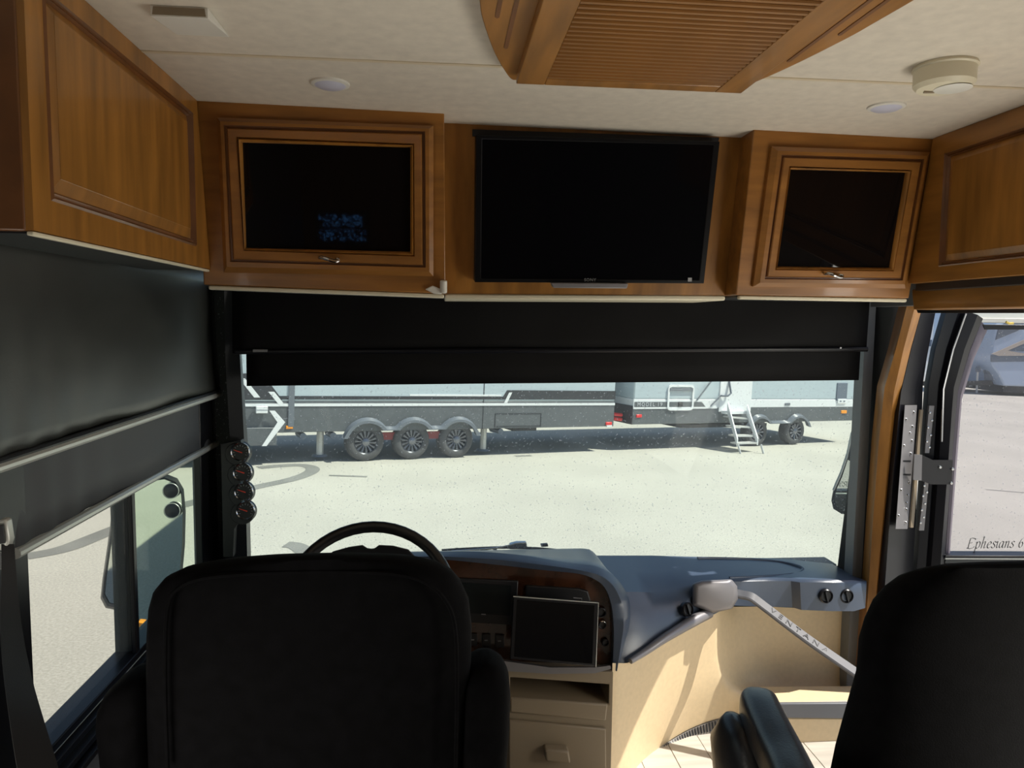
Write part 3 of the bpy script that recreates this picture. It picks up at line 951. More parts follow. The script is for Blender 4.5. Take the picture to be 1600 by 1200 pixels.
    dr = MB(); dr.prism(Q([(795, 1125), (947, 1139), (948, 1228), (795, 1222)], YC - .010), (0, .012, 0)); do = dr.build('drawer_front', M_taupe, t, bevel=.005)
    h = MB(); h.prism(Q([(851, 1172), (889, 1174), (892, 1194), (853, 1191)], YC - .045), (0, .04, 0)); h.build('drawer_handle', M_taupe, do, bevel=.007, seg=3)
    # curved beige wall of the passenger footwell
    T = [(957, 1036, 2.33), (968, 1036, 2.345), (985, 1034, 2.39), (1010, 1014, 2.44), (1045, 990, 2.49), (1085, 966, 2.58), (1118, 952, 2.64), (1128, 948, 2.72), (1150, 948, 2.80), (1195, 948, 2.82), (1245, 950, 2.82), (1300, 953, 2.82), (1350, 955, 2.82), (1395, 956, 2.80)]
    Mi = [(956, 1110, 2.33), (966, 1112, 2.345), (985, 1105, 2.39), (1010, 1085, 2.45), (1045, 1055, 2.52), (1085, 1030, 2.60), (1118, 1020, 2.66), (1134, 1040, 2.70), (1165, 1062, 2.76), (1205, 1074, 2.80), (1250, 1078, 2.80), (1300, 1080, 2.80), (1350, 1080, 2.80), (1395, 1080, 2.79)]
    Lo = [(955, 1150, 2.33), (965, 1152, 2.35), (984, 1145, 2.40), (1010, 1130, 2.47), (1045, 1106, 2.55), (1085, 1086, 2.62), (1118, 1078, 2.66), (1140, 1080, 2.66), (1170, 1086, 2.66), (1210, 1088, 2.66), (1250, 1090, 2.66), (1300, 1092, 2.66), (1350, 1092, 2.66), (1395, 1092, 2.66)]
    Bo = [(954, 1235, 2.33), (964, 1232, 2.36), (984, 1215, 2.41), (1006, 1189, 2.50), (1035, 1165, 2.58), (1070, 1143, 2.64), (1105, 1128, 2.66), (1140, 1119, 2.67), (1170, 1116, 2.67), (1210, 1115, 2.67), (1250, 1116, 2.67), (1300, 1118, 2.67), (1350, 1120, 2.67), (1395, 1120, 2.67)]
    rows = [[onY(*q) for q in r] for r in (T, Mi, Lo, Bo)]
    cols = [catmull([r[i] for r in rows], 5) for i in range(len(T))]
    cols2 = [catmull([c[k] for c in cols], 4) for k in range(len(cols[0]))]
    m = MB(); m.loft(cols2, False, False, False); m.build('footwell_wall', M_beige, t, angle=75)
    gb = catmull(rows[3], 4)
    # ribbed grille along the foot of that wall
    G0 = [p + Vector((0, -.004, 0)) for p in gb[3:]]
    G1 = [Vector((p.x + .004, p.y - .012, max(-.063, p.z - .075))) for p in G0]
    m = MB(); m.loft([G0, G1], False, False, False); gr = m.build('foot_grille', M_grille, t)
    fins = MB()
    L = [0]
    for a, b in zip(G0, G0[1:]): L.append(L[-1] + (b - a).length)
    s = .0; i = 0
    while s < L[-1]:
        while i < len(L) - 2 and L[i + 1] < s: i += 1
        u = (s - L[i]) / max(1e-6, L[i + 1] - L[i])
        a = G0[i].lerp(G0[i + 1], u); b = G1[i].lerp(G1[i + 1], u); dr_ = (G0[i + 1] - G0[i]).normalized() * .0028
        nn = Vector((dr_.y, -dr_.x, 0)).normalized() * .004
        a2 = a.lerp(b, .06); b2 = a.lerp(b, .72)
        fins.prism([a2 - dr_ + nn * .3, a2 + dr_ + nn * .3, b2 + dr_ + nn * .3, b2 - dr_ + nn * .3], nn * .3)
        s += .0125
    fo = fins.build('grille_slots', M_blk, gr, smooth=False, kind='stuff')
    # silver moulding under the fascia
    U = [(985, 1033, 2.37), (1010, 1017, 2.41), (1034, 1000, 2.44), (1060, 984, 2.48), (1085, 969, 2.53), (1108, 958, 2.58)]
    rr = [.010, .013, .0155, .018, .021, .019]
    MB().tube(catmull([onY(*q) for q in U], 4), [rr[min(5, i // 4)] + (rr[min(5, i // 4 + 1)] - rr[min(5, i // 4)]) * (i % 4) / 4 for i in range(21)], 12).build('silver_moulding', M_silver, t)
    # round air vents
    def vent(px, py, y, r, n, par):
        c = onY(px, py, y); n = Vector(n).normalized()
        b = MB(); b.lathe(c, n, [(.0, -.01), (r, -.01), (r, .006), (r * .86, .011), (r * .72, .004), (.0, .003)], 28)
        o = b.build('air_vent', M_blk_sat, par)
        u = n.orthogonal().normalized(); w = n.cross(u)
        f = MB(); d = (u * .5 + w * .85).normalized(); e = n.cross(d)
        f.prism([c + d * r * .68 - e * .003 + n * .004, c - d * r * .68 - e * .003 + n * .004, c - d * r * .68 + e * .003 + n * .004, c + d * r * .68 + e * .003 + n * .004], n * .009)
        f.build('vane', M_blk, o)
    vent(1073, 952, 2.525, .026, (.45, -1, .3), t)
    vent(1290, 931, 2.605, .0275, (0, -1, .05), t)
    vent(1322, 931, 2.615, .0275, (0, -1, .05), t)
    # silver cap that carries the grab bar
    cp = [(1082, 912), (1096, 907), (1143, 905), (1152, 916), (1153, 936), (1144, 951), (1114, 958), (1082, 946)]
    m = MB(); m.loft([[onY(x, y, 2.74) for x, y in cp], [onY(x, y, 2.56) for x, y in cp], [onY(1117 + (x - 1117) * .8, 930 + (y - 930) * .8, 2.545) for x, y in cp]], True, False, True)
    m.build('bar_socket', M_silver, t, bevel=.006, seg=3, angle=50)
    # monitor, radio and switches set into the wood panel
    YS = YP + .022
    q = lambda pts, y=YS: [onY(*p, y) for p in pts]
    o = MB().prism(q([(680, 902), (810, 908), (806, 977), (680, 970)]), (0, .02, 0)).build('backup_monitor', M_blk, t, bevel=.003)
    MB().prism(q([(686, 908), (799, 915), (797, 962), (686, 955)], YS - .001), (0, .004, 0)).build('monitor_screen', M_screen2, o)
    MB().prism(q([(752, 959), (759, 959.4), (759, 961), (752, 960.6)], YS - .0022), (0, .001, 0)).build('monitor_mark', M_logo, o)
    o = MB().prism(q([(822, 915), (905, 920), (919, 924), (924, 941), (924, 960), (820, 955)]), (0, .02, 0)).build('radio_bezel', M_blk, t, bevel=.004)
    MB().tube(q([(896, 934), (909, 935), (909, 946)], YS - .002), .0012, 6).build('radio_mark', M_logo, o)
    for x, y, r, mat in ((939, 956, .017, M_blk_sat), (940.5, 975, .0145, M_chrome), (945, 1003, .0125, M_blk_sat)):
        c = onY(x, y, YS + .004)
        ro = MB().lathe(c, (0, -1, 0), [(r * .72, 0), (r, 0), (r, .008), (r * .8, .010), (r * .72, .004), (r * .72, 0)], 26).build('panel_socket', mat, t)
        MB().lathe(c, (0, -1, 0), [(0, 0), (r * .74, 0), (r * .74, .003), (0, .003)], 22).build('socket_cap', M_blk, ro)
    for k in range(5):
        x = 690 + k * 21
        o = MB().prism(q([(x, 988 + k), (x + 14, 989 + k), (x + 14, 1008 + k), (x, 1007 + k)]), (0, .012, 0)).build('rocker_switch', M_blk, t, bevel=.002)
        MB().prism(q([(x + 4, 997 + k), (x + 9, 997 + k), (x + 9, 998.5 + k), (x + 4, 998.5 + k)], YS - .001), (0, .001, 0)).build('switch_mark', M_logo, o)
    # instrument hood behind the wheel
    H = [(506, 872), (520, 861), (545, 854), (566, 851), (574, 856), (584, 857), (592, 851), (614, 852), (638, 858), (652, 872)]
    m = MB(); m.prism([onY(*p, 2.22) for p in H], (0, .22, -.10)); m.build('instrument_hood', M_blk, t, bevel=.006, seg=3)
    MB().box(-.86, onY(690, 900, 2.4).x, 2.36, 2.60, .25, .66).build('driver_lower_dash', M_blk, t, bevel=.02)


def tablet():
    Q = [onY(802, 932, 2.270), onY(935, 942, 2.265), onY(931, 1042, 2.285), onY(797, 1030, 2.290)]
    t = thing('tablet_screen', 'black tablet display mounted in front of the burl wood panel', 'tablet', sum(Q, Vector()) / 4)
    n = (Q[1] - Q[0]).cross(Q[3] - Q[0]).normalized()
    if n.y < 0: n = -n
    c = sum(Q, Vector()) / 4
    MB().prism(Q, n * .012).build('case', M_blk_sat, t, bevel=.003)
    I = [p + (c - p) * .09 for p in Q]
    MB().prism([p - n * .0008 for p in I], n * .004).build('screen', M_screen, t)
    e = MB(); e.tube([Q[0], Q[1], Q[2]], .0018, 6); e.build('metal_edge', M_alu, t)
    MB().box(c.x - .03, c.x + .03, 2.29, 2.367, c.z - .03, c.z + .03).build('mount', M_blk, t)


def grab_bar():
    P = [onY(1140, 925, 2.60), onY(1158, 929, 2.585), onY(1174, 933, 2.57), onY(1192, 946, 2.55), onY(1262, 999, 2.46), onY(1344, 1056, 2.36), onY(1400, 1096, 2.30)]
    t = thing('grab_bar', 'flat satin aluminium grab bar with embossed lettering sloping down from its silver socket', 'handle', P[0])
    d = (P[5] - P[3]).normalized(); up = Vector((.35, -.55, .75)); up = (up - d * up.dot(d)).normalized(); w = d.cross(up)
    if w.z < 0: w = -w
    nrm = up
    path = catmull(P, 5); loops = []
    W, H = .0235, .007
    for i, p in enumerate(path):
        tt = (path[min(i + 1, len(path) - 1)] - path[max(i - 1, 0)]).normalized()
        ww = (w - tt * w.dot(tt)).normalized(); nn = tt.cross(ww)
        if nn.dot(nrm) < 0: nn = -nn
        loops.append([p + ww * (W * a) + nn * (H * b) for a, b in ((-.8, 1), (.8, 1), (1, .5), (1, -.5), (.8, -1), (-.8, -1), (-1, -.5), (-1, .5))])
    MB().loft(loops).build('bar', M_barm, t, angle=30)
    c = onY(1250, 993, 2.47)
    k = min(range(len(path)), key=lambda i: (path[i] - c).length)
    tt = (path[k + 1] - path[k - 1]).normalized(); ww = (w - tt * w.dot(tt)).normalized(); nn = tt.cross(ww)
    if nn.dot(nrm) < 0: nn = -nn; 
    uu = nn.cross(tt)
    text('embossed_lettering', 'VENTANA', face_M(path[k] + nn * (H + .0022), tt, uu), .034, M_ink_bar, t, extrude=.0005, spacing=1.75)
    m = MB(); m.lathe(P[-1] + Vector((0, 0, 0)), (1, -.3, -.6), [(.0, -.02), (.03, -.02), (.03, .03), (0, .03)], 18); m.build('end_mount', M_barm, t)


M_ink_bar = pr('engraved_grey', (.035, .035, .038), .6)


def steering_wheel():
    c = onY(577, 947, 1.98)
    t = thing('steering_wheel', 'black steering wheel rising behind the driver seat back', 'steering wheel', c)
    n = Vector((.02, -.80, .60)).normalized()      # faces the driver
    u = Vector((1, 0, 0)); u = (u - n * u.dot(n)).normalized(); w = n.cross(u)
    if w.z < 0: w = -w
    R = .228
    MB().tube([c + u * R * math.cos(2 * PI * k / 48) + w * R * math.sin(2 * PI * k / 48) for k in range(48)], .0165, 12, closed=True).build('rim', M_leather, t)
    MB().lathe(c - n * .03, n, [(0, -.05), (.05, -.05), (.075, 0), (.070, .03), (0, .04)], 24).build('hub', M_blk, t)
    for a in (200, 340, 20, 160):
        d = u * math.cos(math.radians(a)) + w * math.sin(math.radians(a))
        MB().tube([c + d * .05 - n * .01, c + d * .14 - n * .012, c + d * (R - .006)], [.018, .014, .011], 8, flat=.6, up=n).build('spoke', M_blk, t)
    MB().tube([c - n * .03, c - n * .22, c - n * .40], [.045, .05, .06], 14).build('column', M_blk, t)


dashboard(); tablet(); grab_bar(); steering_wheel()


def entry_step():
    t = structure('step_1', 'beige entry step with a grey tread edge beside the passenger seat')
    Q = lambda pts, y: [onY(*p, y) for p in pts]
    a = Q([(1200, 1100), (1420, 1098), (1420, 1124), (1200, 1122)], 2.55)
    MB().prism(a, (0, .016, .0)).build('tread_edge', M_pillar2, t, bevel=.004)
    a2 = Q([(1200, 1097), (1420, 1095), (1420, 1124), (1200, 1122)], 2.567)
    MB().prism(a2, (0, .12, .0)).build('tread', M_beige, t, bevel=.004)
    b = Q([(1202, 1122), (1420, 1124), (1420, 1180), (1202, 1180)], 2.56)
    MB().prism(b, (0, .10, 0)).build('riser', M_beige, t, bevel=.004)


M_pillar2 = pr('shaded_tread_grey', (.13, .135, .15), .5)  # tread edge grey, darkened to carry shade in its colour
entry_step()


# ------------------------------------------------------------------ seats
def super_loop(cx, cy, z, hw, hd, e=3.2, n=36):
    out = []
    for k in range(n):
        a = 2 * PI * k / n; c, s = math.cos(a), math.sin(a)
        out.append(Vector((cx + hw * math.copysign(abs(c) ** (2 / e), c), cy + hd * math.copysign(abs(s) ** (2 / e), s), z)))
    return out


def seat_back(mb, rows, n=36):
    mb.loft([super_loop(cx, cy, z, hw, hd, e, n) for cx, cy, z, hw, hd, e in rows])
    return mb


def driver_seat():
    Y = 1.28
    P = lambda x, y: onY(x, y, Y)
    t = thing('captain_chair', 'black cloth driver seat seen from behind below the windshield', 'seat', (-.21, 1.5, 0))
    out = [(871, 430, 560), (873, 385, 605), (878, 330, 655), (886, 285, 686), (898, 258, 707), (915, 243, 721), (940, 236, 732), (985, 233, 737), (1040, 233, 736), (1100, 234, 732), (1160, 236, 728), (1230, 238, 724), (1330, 240, 722)]
    rows = []
    for i, (y, a, b) in enumerate(out):
        d = [.015, .035, .048, .056, .062, .066, .07, .072, .075, .08, .085, .09, .09][i]
        lean = (1.12 - P(a, y).z) * .10
        A, B = onY(a, y, Y + d + .03 + lean), onY(b, y, Y + d + .03 + lean)
        rows.append(((A.x + B.x) / 2, Y + d + .03 + lean, (A.z + B.z) / 2, (B.x - A.x) / 2, d, 3.0))
    zb = rows[-1]
    rows.append((zb[0], zb[1] + .02, .45, zb[3], zb[4], 3))
    rows.reverse()
    b = seat_back(MB(), rows).build('backrest', M_seat, t, angle=80)
    # seam piping on the back panel
    pi = [(262, 1200), (258, 1060), (262, 950), (285, 915), (340, 900), (480, 893), (610, 896), (668, 912), (700, 945), (712, 990), (714, 1080), (712, 1200)]
    MB().tube(catmull([onY(x, y, Y + .03 + (1.12 - onY(x, y, Y).z) * .10 - .0) for x, y in pi], 4), .004, 6).build('seam', M_seat, b)
    for side, prof in ((-1, [(160, 238)]), (1, [(722, 797)])):
        if side > 0:
            o = [(1027, 752, 764), (1032, 738, 778), (1040, 726, 788), (1056, 720, 795), (1080, 718, 797), (1140, 718, 795), (1200, 718, 790), (1330, 718, 786)]
        else:
            o = [(1052, 206, 232), (1056, 196, 240), (1064, 184, 244), (1078, 170, 246), (1096, 162, 246), (1120, 160, 246), (1200, 170, 246), (1330, 176, 246)]
        rows = []
        for i, (y, a_, b_) in enumerate(o):
            yc = Y + .14 + (1.0 - P(a_, y).z) * .08
            A, B = onY(a_, y, yc), onY(b_, y, yc)
            d = [.03, .05, .062, .072, .078, .08, .082, .085][i]
            rows.append(((A.x + B.x) / 2, Y + .14 + (1.0 - A.z) * .08, A.z, (B.x - A.x) / 2, d, 2.6))
        rows.append((rows[-1][0], rows[-1][1], .50, rows[-1][3], .08, 2.6)); rows.reverse()
        seat_back(MB(), rows, 24).build('armrest', M_seat, t, angle=80, label='folded-up padded armrest')
    m = MB(); m.box(-.46, .04, 1.38, 1.92, .36, .50); m.build('seat', M_seat, t, bevel=.05, seg=4)
    MB().lathe((-.21, 1.62, -.064), (0, 0, 1), [(0, 0), (.22, 0), (.20, .03), (.14, .06), (.14, .36), (0, .36)], 24).build('pedestal', M_blk, t)


def passenger_seat():
    Y = 1.10
    P = lambda x, y: onY(x, y, Y)
    t = thing('captain_chair', 'black cloth passenger seat seen from behind beside the open entry door', 'seat', (.92, 1.3, 0))
    out = [(885, 1490, 1760), (888, 1462, 1790), (895, 1434, 1815), (906, 1408, 1835), (922, 1388, 1850), (945, 1369, 1862), (975, 1356, 1870), (1005, 1348, 1874), (1035, 1346, 1874), (1060, 1344, 1872), (1090, 1336, 1872), (1130, 1325, 1872), (1180, 1312, 1872), (1260, 1296, 1872), (1360, 1290, 1870)]
    dd = [.015, .03, .04, .05, .056, .062, .066, .07, .072, .075, .078, .08, .085, .09, .09]
    rows = []
    for i, (y, a, b) in enumerate(out):
        yc = Y + dd[i] + .03 + (1.12 - P(a, y).z) * .08
        A, B = onY(a, y, yc), onY(b, y, yc)
        rows.append(((A.x + B.x) / 2, yc, A.z, (B.x - A.x) / 2, dd[i], 2.8))
    rows.append((rows[-1][0], rows[-1][1] + .02, .45, rows[-1][3], .09, 2.8)); rows.reverse()
    b = seat_back(MB(), rows, 44).build('backrest', M_seat, t, angle=80)
    MB().box(.76, 1.24, 1.22, 1.58, .34, .48).build('seat', M_leather, t, bevel=.06, seg=4)
    MB().lathe((.98, 1.5, -.058), (0, 0, 1), [(0, 0), (.22, 0), (.20, .03), (.14, .06), (.14, .34), (0, .34)], 24).build('pedestal', M_blk, t)
    # padded armrest pointing forward
    path = [onY(1183, 1078, 1.58), onY(1190, 1096, 1.50), onY(1206, 1130, 1.40), onY(1226, 1170, 1.30), onY(1250, 1222, 1.18), onY(1272, 1270, 1.10)]
    path = catmull(path, 5); loops = []
    n = len(path)
    for i, p in enumerate(path):
        tt = (path[min(i + 1, n - 1)] - path[max(i - 1, 0)]).normalized()
        sd = tt.cross(Vector((0, 0, 1))).normalized(); up = sd.cross(tt)
        if up.z < 0: up = -up
        u = i / (n - 1)
        w = .043 * min(1, .45 + u * 6); h = .047 * min(1, .45 + u * 6)
        loops.append([p + sd * w * math.copysign(abs(math.cos(a)) ** (2 / 3.), math.cos(a)) + up * (-.03 + h * math.copysign(abs(math.sin(a)) ** (2 / 3.), math.sin(a))) for a in [2 * PI * k / 24 for k in range(24)]])
    ar = MB().loft(loops).build('armrest', M_leather, t, angle=60)
    # seam and hinge cover
    m = MB(); s = [onY(1172, 1085, 1.55), onY(1178, 1110, 1.47), onY(1192, 1150, 1.36), onY(1212, 1200, 1.24)]
    m.tube(catmull(s, 5), .0022, 6); m.build('seam', M_leather, ar)
    # rounded seat bolster beneath it
    rows = []
    for y, a_, b_, d in ((1142, 1160, 1168, .03), (1148, 1150, 1182, .055), (1162, 1143, 1195, .075), (1182, 1139, 1208, .10), (1210, 1138, 1230, .15), (1290, 1142, 1260, .15)):
        A, B = onY(a_, y, 1.46), onY(b_, y, 1.46)
        rows.append(((A.x + B.x) / 2, 1.50, A.z, (B.x - A.x) / 2, d, 2.4))
    rows.reverse()
    seat_back(MB(), rows, 28).build('seat_bolster', M_leather, t, angle=80)


def seat_belt():
    A = onX(10, 848, -.86)
    t = thing('seat_belt', 'black seat belt hanging down the pillar behind the driver window', 'seat belt', A)
    pts = [(onY(2, 850, 1.30), onY(22, 850, 1.31)), (onY(2, 900, 1.28), onY(26, 905, 1.30)), (onY(0, 960, 1.25), onY(34, 980, 1.28)), (onY(4, 1040, 1.20), onY(50, 1060, 1.24)), (onY(14, 1120, 1.14), onY(70, 1130, 1.18)), (onY(28, 1210, 1.08), onY(94, 1210, 1.12)), (onY(50, 1330, 1.0), onY(125, 1330, 1.04))]
    a = catmull([p[0] for p in pts], 4); b = catmull([p[1] for p in pts], 4)
    th = Vector((.0015, -.002, 0))
    MB().loft([a, b, [p + th for p in b], [p + th for p in a]], True, False, False).build('strap', M_belt, t) if False else None
    m = MB(); loops = [[p, q, q + th, p + th] for p, q in zip(a, b)]
    m.loft(loops).build('strap', M_belt, t, angle=30)
    r = MB(); q = [(-4, 812), (9, 812), (14, 845), (10, 858), (-4, 862)]
    r.prism([onY(x, y, 1.30) for x, y in q], (0, .02, 0)); bo = r.build('belt_guide', M_alu, t, bevel=.004)
    MB().prism([onY(x, y, 1.298) for x, y in ((-4, 820), (6, 820), (9, 848), (-4, 850))], (0, -.003, 0)).build('guide_slot', M_blk, bo)
    MB().prism([onY(x, y, 1.30) for x, y in ((-4, 862), (8, 866), (6, 890), (-4, 892))], (0, .008, 0)).build('belt_tongue', M_chrome, t, bevel=.002)


driver_seat(); passenger_seat(); seat_belt()


# ------------------------------------------------------------------ entry door swung open
def entry_door():
    r = structure('door_1', 'entry door swung open outside, its window showing the parking lot', (XR, 2.6, 0))
    Y = 2.60
    P = lambda x, y, o=0: onY(x, y, Y + o)
    # jamb on the coach
    j = MB()
    ja = [(1440, 486), (1424, 545), (1408, 612), (1405, 640), (1396, 740), (1389, 830), (1382, 925), (1372, 1040)]
    jb = [(1462, 486), (1448, 560), (1442, 600), (1441, 640), (1434, 740), (1430, 830), (1424, 925), (1416, 1040)]
    A = [onY(*p, 2.62) for p in ja]; B = [onY(*p, 2.70) for p in jb]
    j.loft([[p + Vector((.0, .10, 0)) for p in A], A, B, [p + Vector((.0, .05, 0)) for p in B]], False, False, False).build('jamb', M_blk_sat, r, angle=30)
    # header of the opening
    hd = MB(); X = 1.655
    hd.prism([onX(1432, 484, X), onX(1600, 481, X) , onX(1600, 489, X), onX(1434, 489, X)], (.04, 0, 0)); hd.build('header', M_blk, r)
    # door stile: bent black profiles
    def strip(L, R, y, th, mat, name, bulge=0):
        a = [P(*p, y) for p in L]; b = [P(*p, y) for p in R]
        m = MB(); lo = []
        for p, q in zip(a, b):
            c = (p + q) / 2 + Vector((0, -bulge, 0))
            lo.append([p, c, q, q + Vector((0, th, 0)), p + Vector((0, th, 0))])
        m.loft(lo).build(name, mat, r, angle=30)
    strip([(1479, 486), (1462, 545), (1452, 600), (1449, 640), (1443, 740), (1437, 830), (1430, 925), (1424, 1030)],
          [(1510, 486), (1488, 545), (1474, 600), (1471, 640), (1465, 740), (1458, 830), (1451, 925), (1445, 1030)], .10, .03, M_blk_sat, 'hinge_stile', .012)
    strip([(1510, 486), (1489, 545), (1475, 600), (1472, 640), (1466, 740), (1459, 830), (1452, 925), (1446, 1030)],
          [(1536, 498), (1516, 545), (1497, 610), (1494, 640), (1486, 740), (1479, 830), (1472, 925), (1466, 1030)], .07, .06, M_blk_sat, 'window_stile', .016)
    strip([(1534, 503), (1516, 547), (1497, 611), (1494, 642), (1486, 740), (1480, 830), (1474, 925), (1468, 1030)],
          [(1543, 515), (1522, 560), (1503, 625), (1501, 650), (1493, 750), (1486, 840), (1480, 925), (1474, 1030)], .09, .05, pr('mauve_gasket', (.20, .17, .20), .5), 'window_gasket', .004)
    m = MB()
    for p in [[(1509, 490), (1489, 546), (1474, 608), (1471, 690)], [(1512, 492), (1492, 548), (1477, 610), (1469, 760)]][:1]:
        m.tube([P(*q, .058) for q in p], .004, 8)
    m.build('stile_trim', M_chrome, r)
    # glass, rails, lettering
    G = [P(1536, 512, .10), P(1760, 512, .10), P(1760, 872, .10), P(1482, 872, .10), P(1493, 750, .10), P(1501, 645, .10), P(1520, 560, .10)]
    MB().prism(G, (0, .006, 0)).build('glass_pane', M_doorgl, r)
    MB().prism([P(1518, 497, .09), P(1760, 499, .09), P(1760, 508, .09), P(1528, 504, .09)], (0, .05, 0)).build('top_rail', M_white, r, bevel=.002)
    MB().prism([P(1512, 487, .12), P(1760, 488, .12), P(1760, 498, .12), P(1518, 497, .12)], (0, .05, 0)).build('top_channel', M_alu, r, bevel=.002)
    MB().prism([P(1536, 507, .085), P(1760, 509, .085), P(1760, 515, .085), P(1538, 515, .085)], (0, .05, 0)).build('top_gasket', M_blk_sat, r, bevel=.002)
    m = MB(); m.tube([P(1572, 503, .06), P(1577, 505.5, .06), P(1583, 505, .06)], .005, 8); m.build('latch_pin', M_yellow, r)
    for k, (ya, yb, mat) in enumerate(((868, 872, M_blk_sat), (872, 874, M_alu), (874, 880, M_pillar), (880, 930, M_blk_sat))):
        MB().prism([P(1478, ya, .06 + .004 * k), P(1760, ya + 1, .06 + .004 * k), P(1760, yb + 1, .06 + .004 * k), P(1476, yb, .06 + .004 * k)], (0, .06, 0)).build('window_rail', mat, r, bevel=.001)
    MB().prism([P(1446, 930, .10), P(1760, 930, .10), P(1760, 1500, .10), P(1440, 1500, .10)], (0, .05, 0)).build('door_panel', M_pillar, r, bevel=.004)
    lettering('glass_lettering', 'Ephesians 6', P(1511, 857, .096), 11.3 * (Y + .1) / 1150, M_ink, r)
    # long riveted hinge
    hp = MB(); Yh = 2.595
    H = lambda x, y: onY(x, y, Yh + (x - 1400) * .0021)
    hp.prism([H(1414.5, 633), (H(1433, 633)), H(1418, 826), H(1400, 826)], (-.004, -.004, 0)).build('hinge_leaf', M_steel, r)
    rv = MB()
    for x, y in ((1428, 644), (1416, 655), (1426, 666), (1422, 676), (1425, 688), (1413, 696), (1423, 708), (1420, 754), (1408, 765), (1418, 773), (1416, 785), (1416, 795), (1404, 805), (1415, 816)):
        c = H(x, y) + Vector((-.004, -.004, 0))
        rv.lathe(c, (-.6, -.8, 0), [(0.0, 0), (.0055, 0), (.004, .003), (0, .0042)], 10)
    rv.build('rivets', M_chrome, r, kind='stuff')
    MB().prism([H(1436, 640), H(1440, 640), H(1425, 824), H(1420, 824)], (.004, -.004, 0)).build('hinge_pin', M_taupe, r)
    sl = MB()
    for y in (720, 741):
        sl.prism([H(1412, y - 1.2), H(1424, y - 1.2), H(1424, y + 1.2), H(1412, y + 1.2)], (-.006, -.006, 0))
    sl.build('hinge_slots', M_blk, r)
    # second leaf on the door edge and the limiter bracket
    for q in ([(1452, 634), (1460, 634), (1452, 708), (1445, 708)], [(1445, 753), (1451, 753), (1444, 829), (1436, 829)]):
        MB().prism([P(*p, .082) for p in q], (0, .01, 0)).build('door_leaf', M_steel, r)
    rv = MB()
    for x, y in ((1453, 645), (1456, 657), (1450, 668), (1454, 680), (1448, 690), (1452, 699), (1444, 759), (1448, 769), (1442, 775), (1445, 787), (1440, 797), (1443, 808), (1438, 817)):
        rv.lathe(P(x, y, .082), (0, -1, 0), [(0.0, 0), (.005, 0), (.004, .003), (0, .004)], 10)
    rv.build('rivets', M_chrome, r, kind='stuff')
    MB().prism([P(1429, 710, .01), P(1441, 711, .01), P(1440, 751, .01), P(1427, 750, .01)], (0, .006, 0)).build('limiter_plate', M_steel, r)
    b = MB().prism([P(1441, 711, .012), P(1458, 719, .03), P(1489, 719, .03), P(1487, 757, .03), P(1455, 757, .03), P(1440, 751, .012)], (0, .006, 0)).build('limiter_bracket', M_blk_sat, r)
    for x, y in ((1468.5, 730), (1467, 752.5), (1488, 733), (1486, 755)):
        MB().lathe(P(x, y, .03), (0, -1, 0), [(0, 0), (.0065, 0), (.005, .004), (0, .005)], 12).build('bolt', M_chrome, b)


entry_door()


# ------------------------------------------------------------------ outside: lot, mirrors, wipers
_gn = CM @ np.array([.047, 1, .068]); _gn /= np.linalg.norm(_gn)
GP = CAM - _gn * 2.5 / math.sqrt(1 + .047 ** 2 + .068 ** 2)
GN = Vector(_gn)


def ground_at(px, py):
    return onP(px, py, GP, _gn)


def basis(org, along):
    ex = Vector(along); ex = (ex - GN * ex.dot(GN)).normalized(); ey = GN.cross(ex)
    M = Matrix((ex, ey, GN)).transposed().to_4x4(); M.translation = Vector(org)
    return M


def ground():
    M = basis(Vector(GP), (1, 0, 0))
    g = structure('ground', 'pale sunlit asphalt parking lot', M=M)
    def w(x, y, z=0): return M @ Vector((x, y, z))
    MB().prism([w(-120, -90), w(140, -90), w(140, 140), w(-120, 140)], GN * -.3).build('asphalt', M_asph, g)

    def mark(pts, wd):
        c = catmull([ground_at(*p) for p in pts], 6); L = []; R = []
        for i, p in enumerate(c):
            tt = (c[min(i + 1, len(c) - 1)] - c[max(i - 1, 0)]).normalized(); s = tt.cross(GN) * wd / 2
            L.append(p - s + GN * .004); R.append(p + s + GN * .004)
        MB().loft([L, R], False, False, False).build('tire_mark', M_tirem, g)
    mark([(404, 731), (440, 728), (470, 727), (487, 731), (485, 738), (460, 748), (420, 757), (392, 763), (330, 778), (250, 800), (160, 835), (100, 858), (40, 870)], .24)
    mark([(514, 743), (545, 744), (574, 745)], .10)
    mark([(805, 713), (830, 712)], .12)
    mark([(446, 851), (462, 853), (476, 862), (486, 875)], .22)
    mark([(1540, 765), (1600, 770), (1700, 778)], .05)


ground()


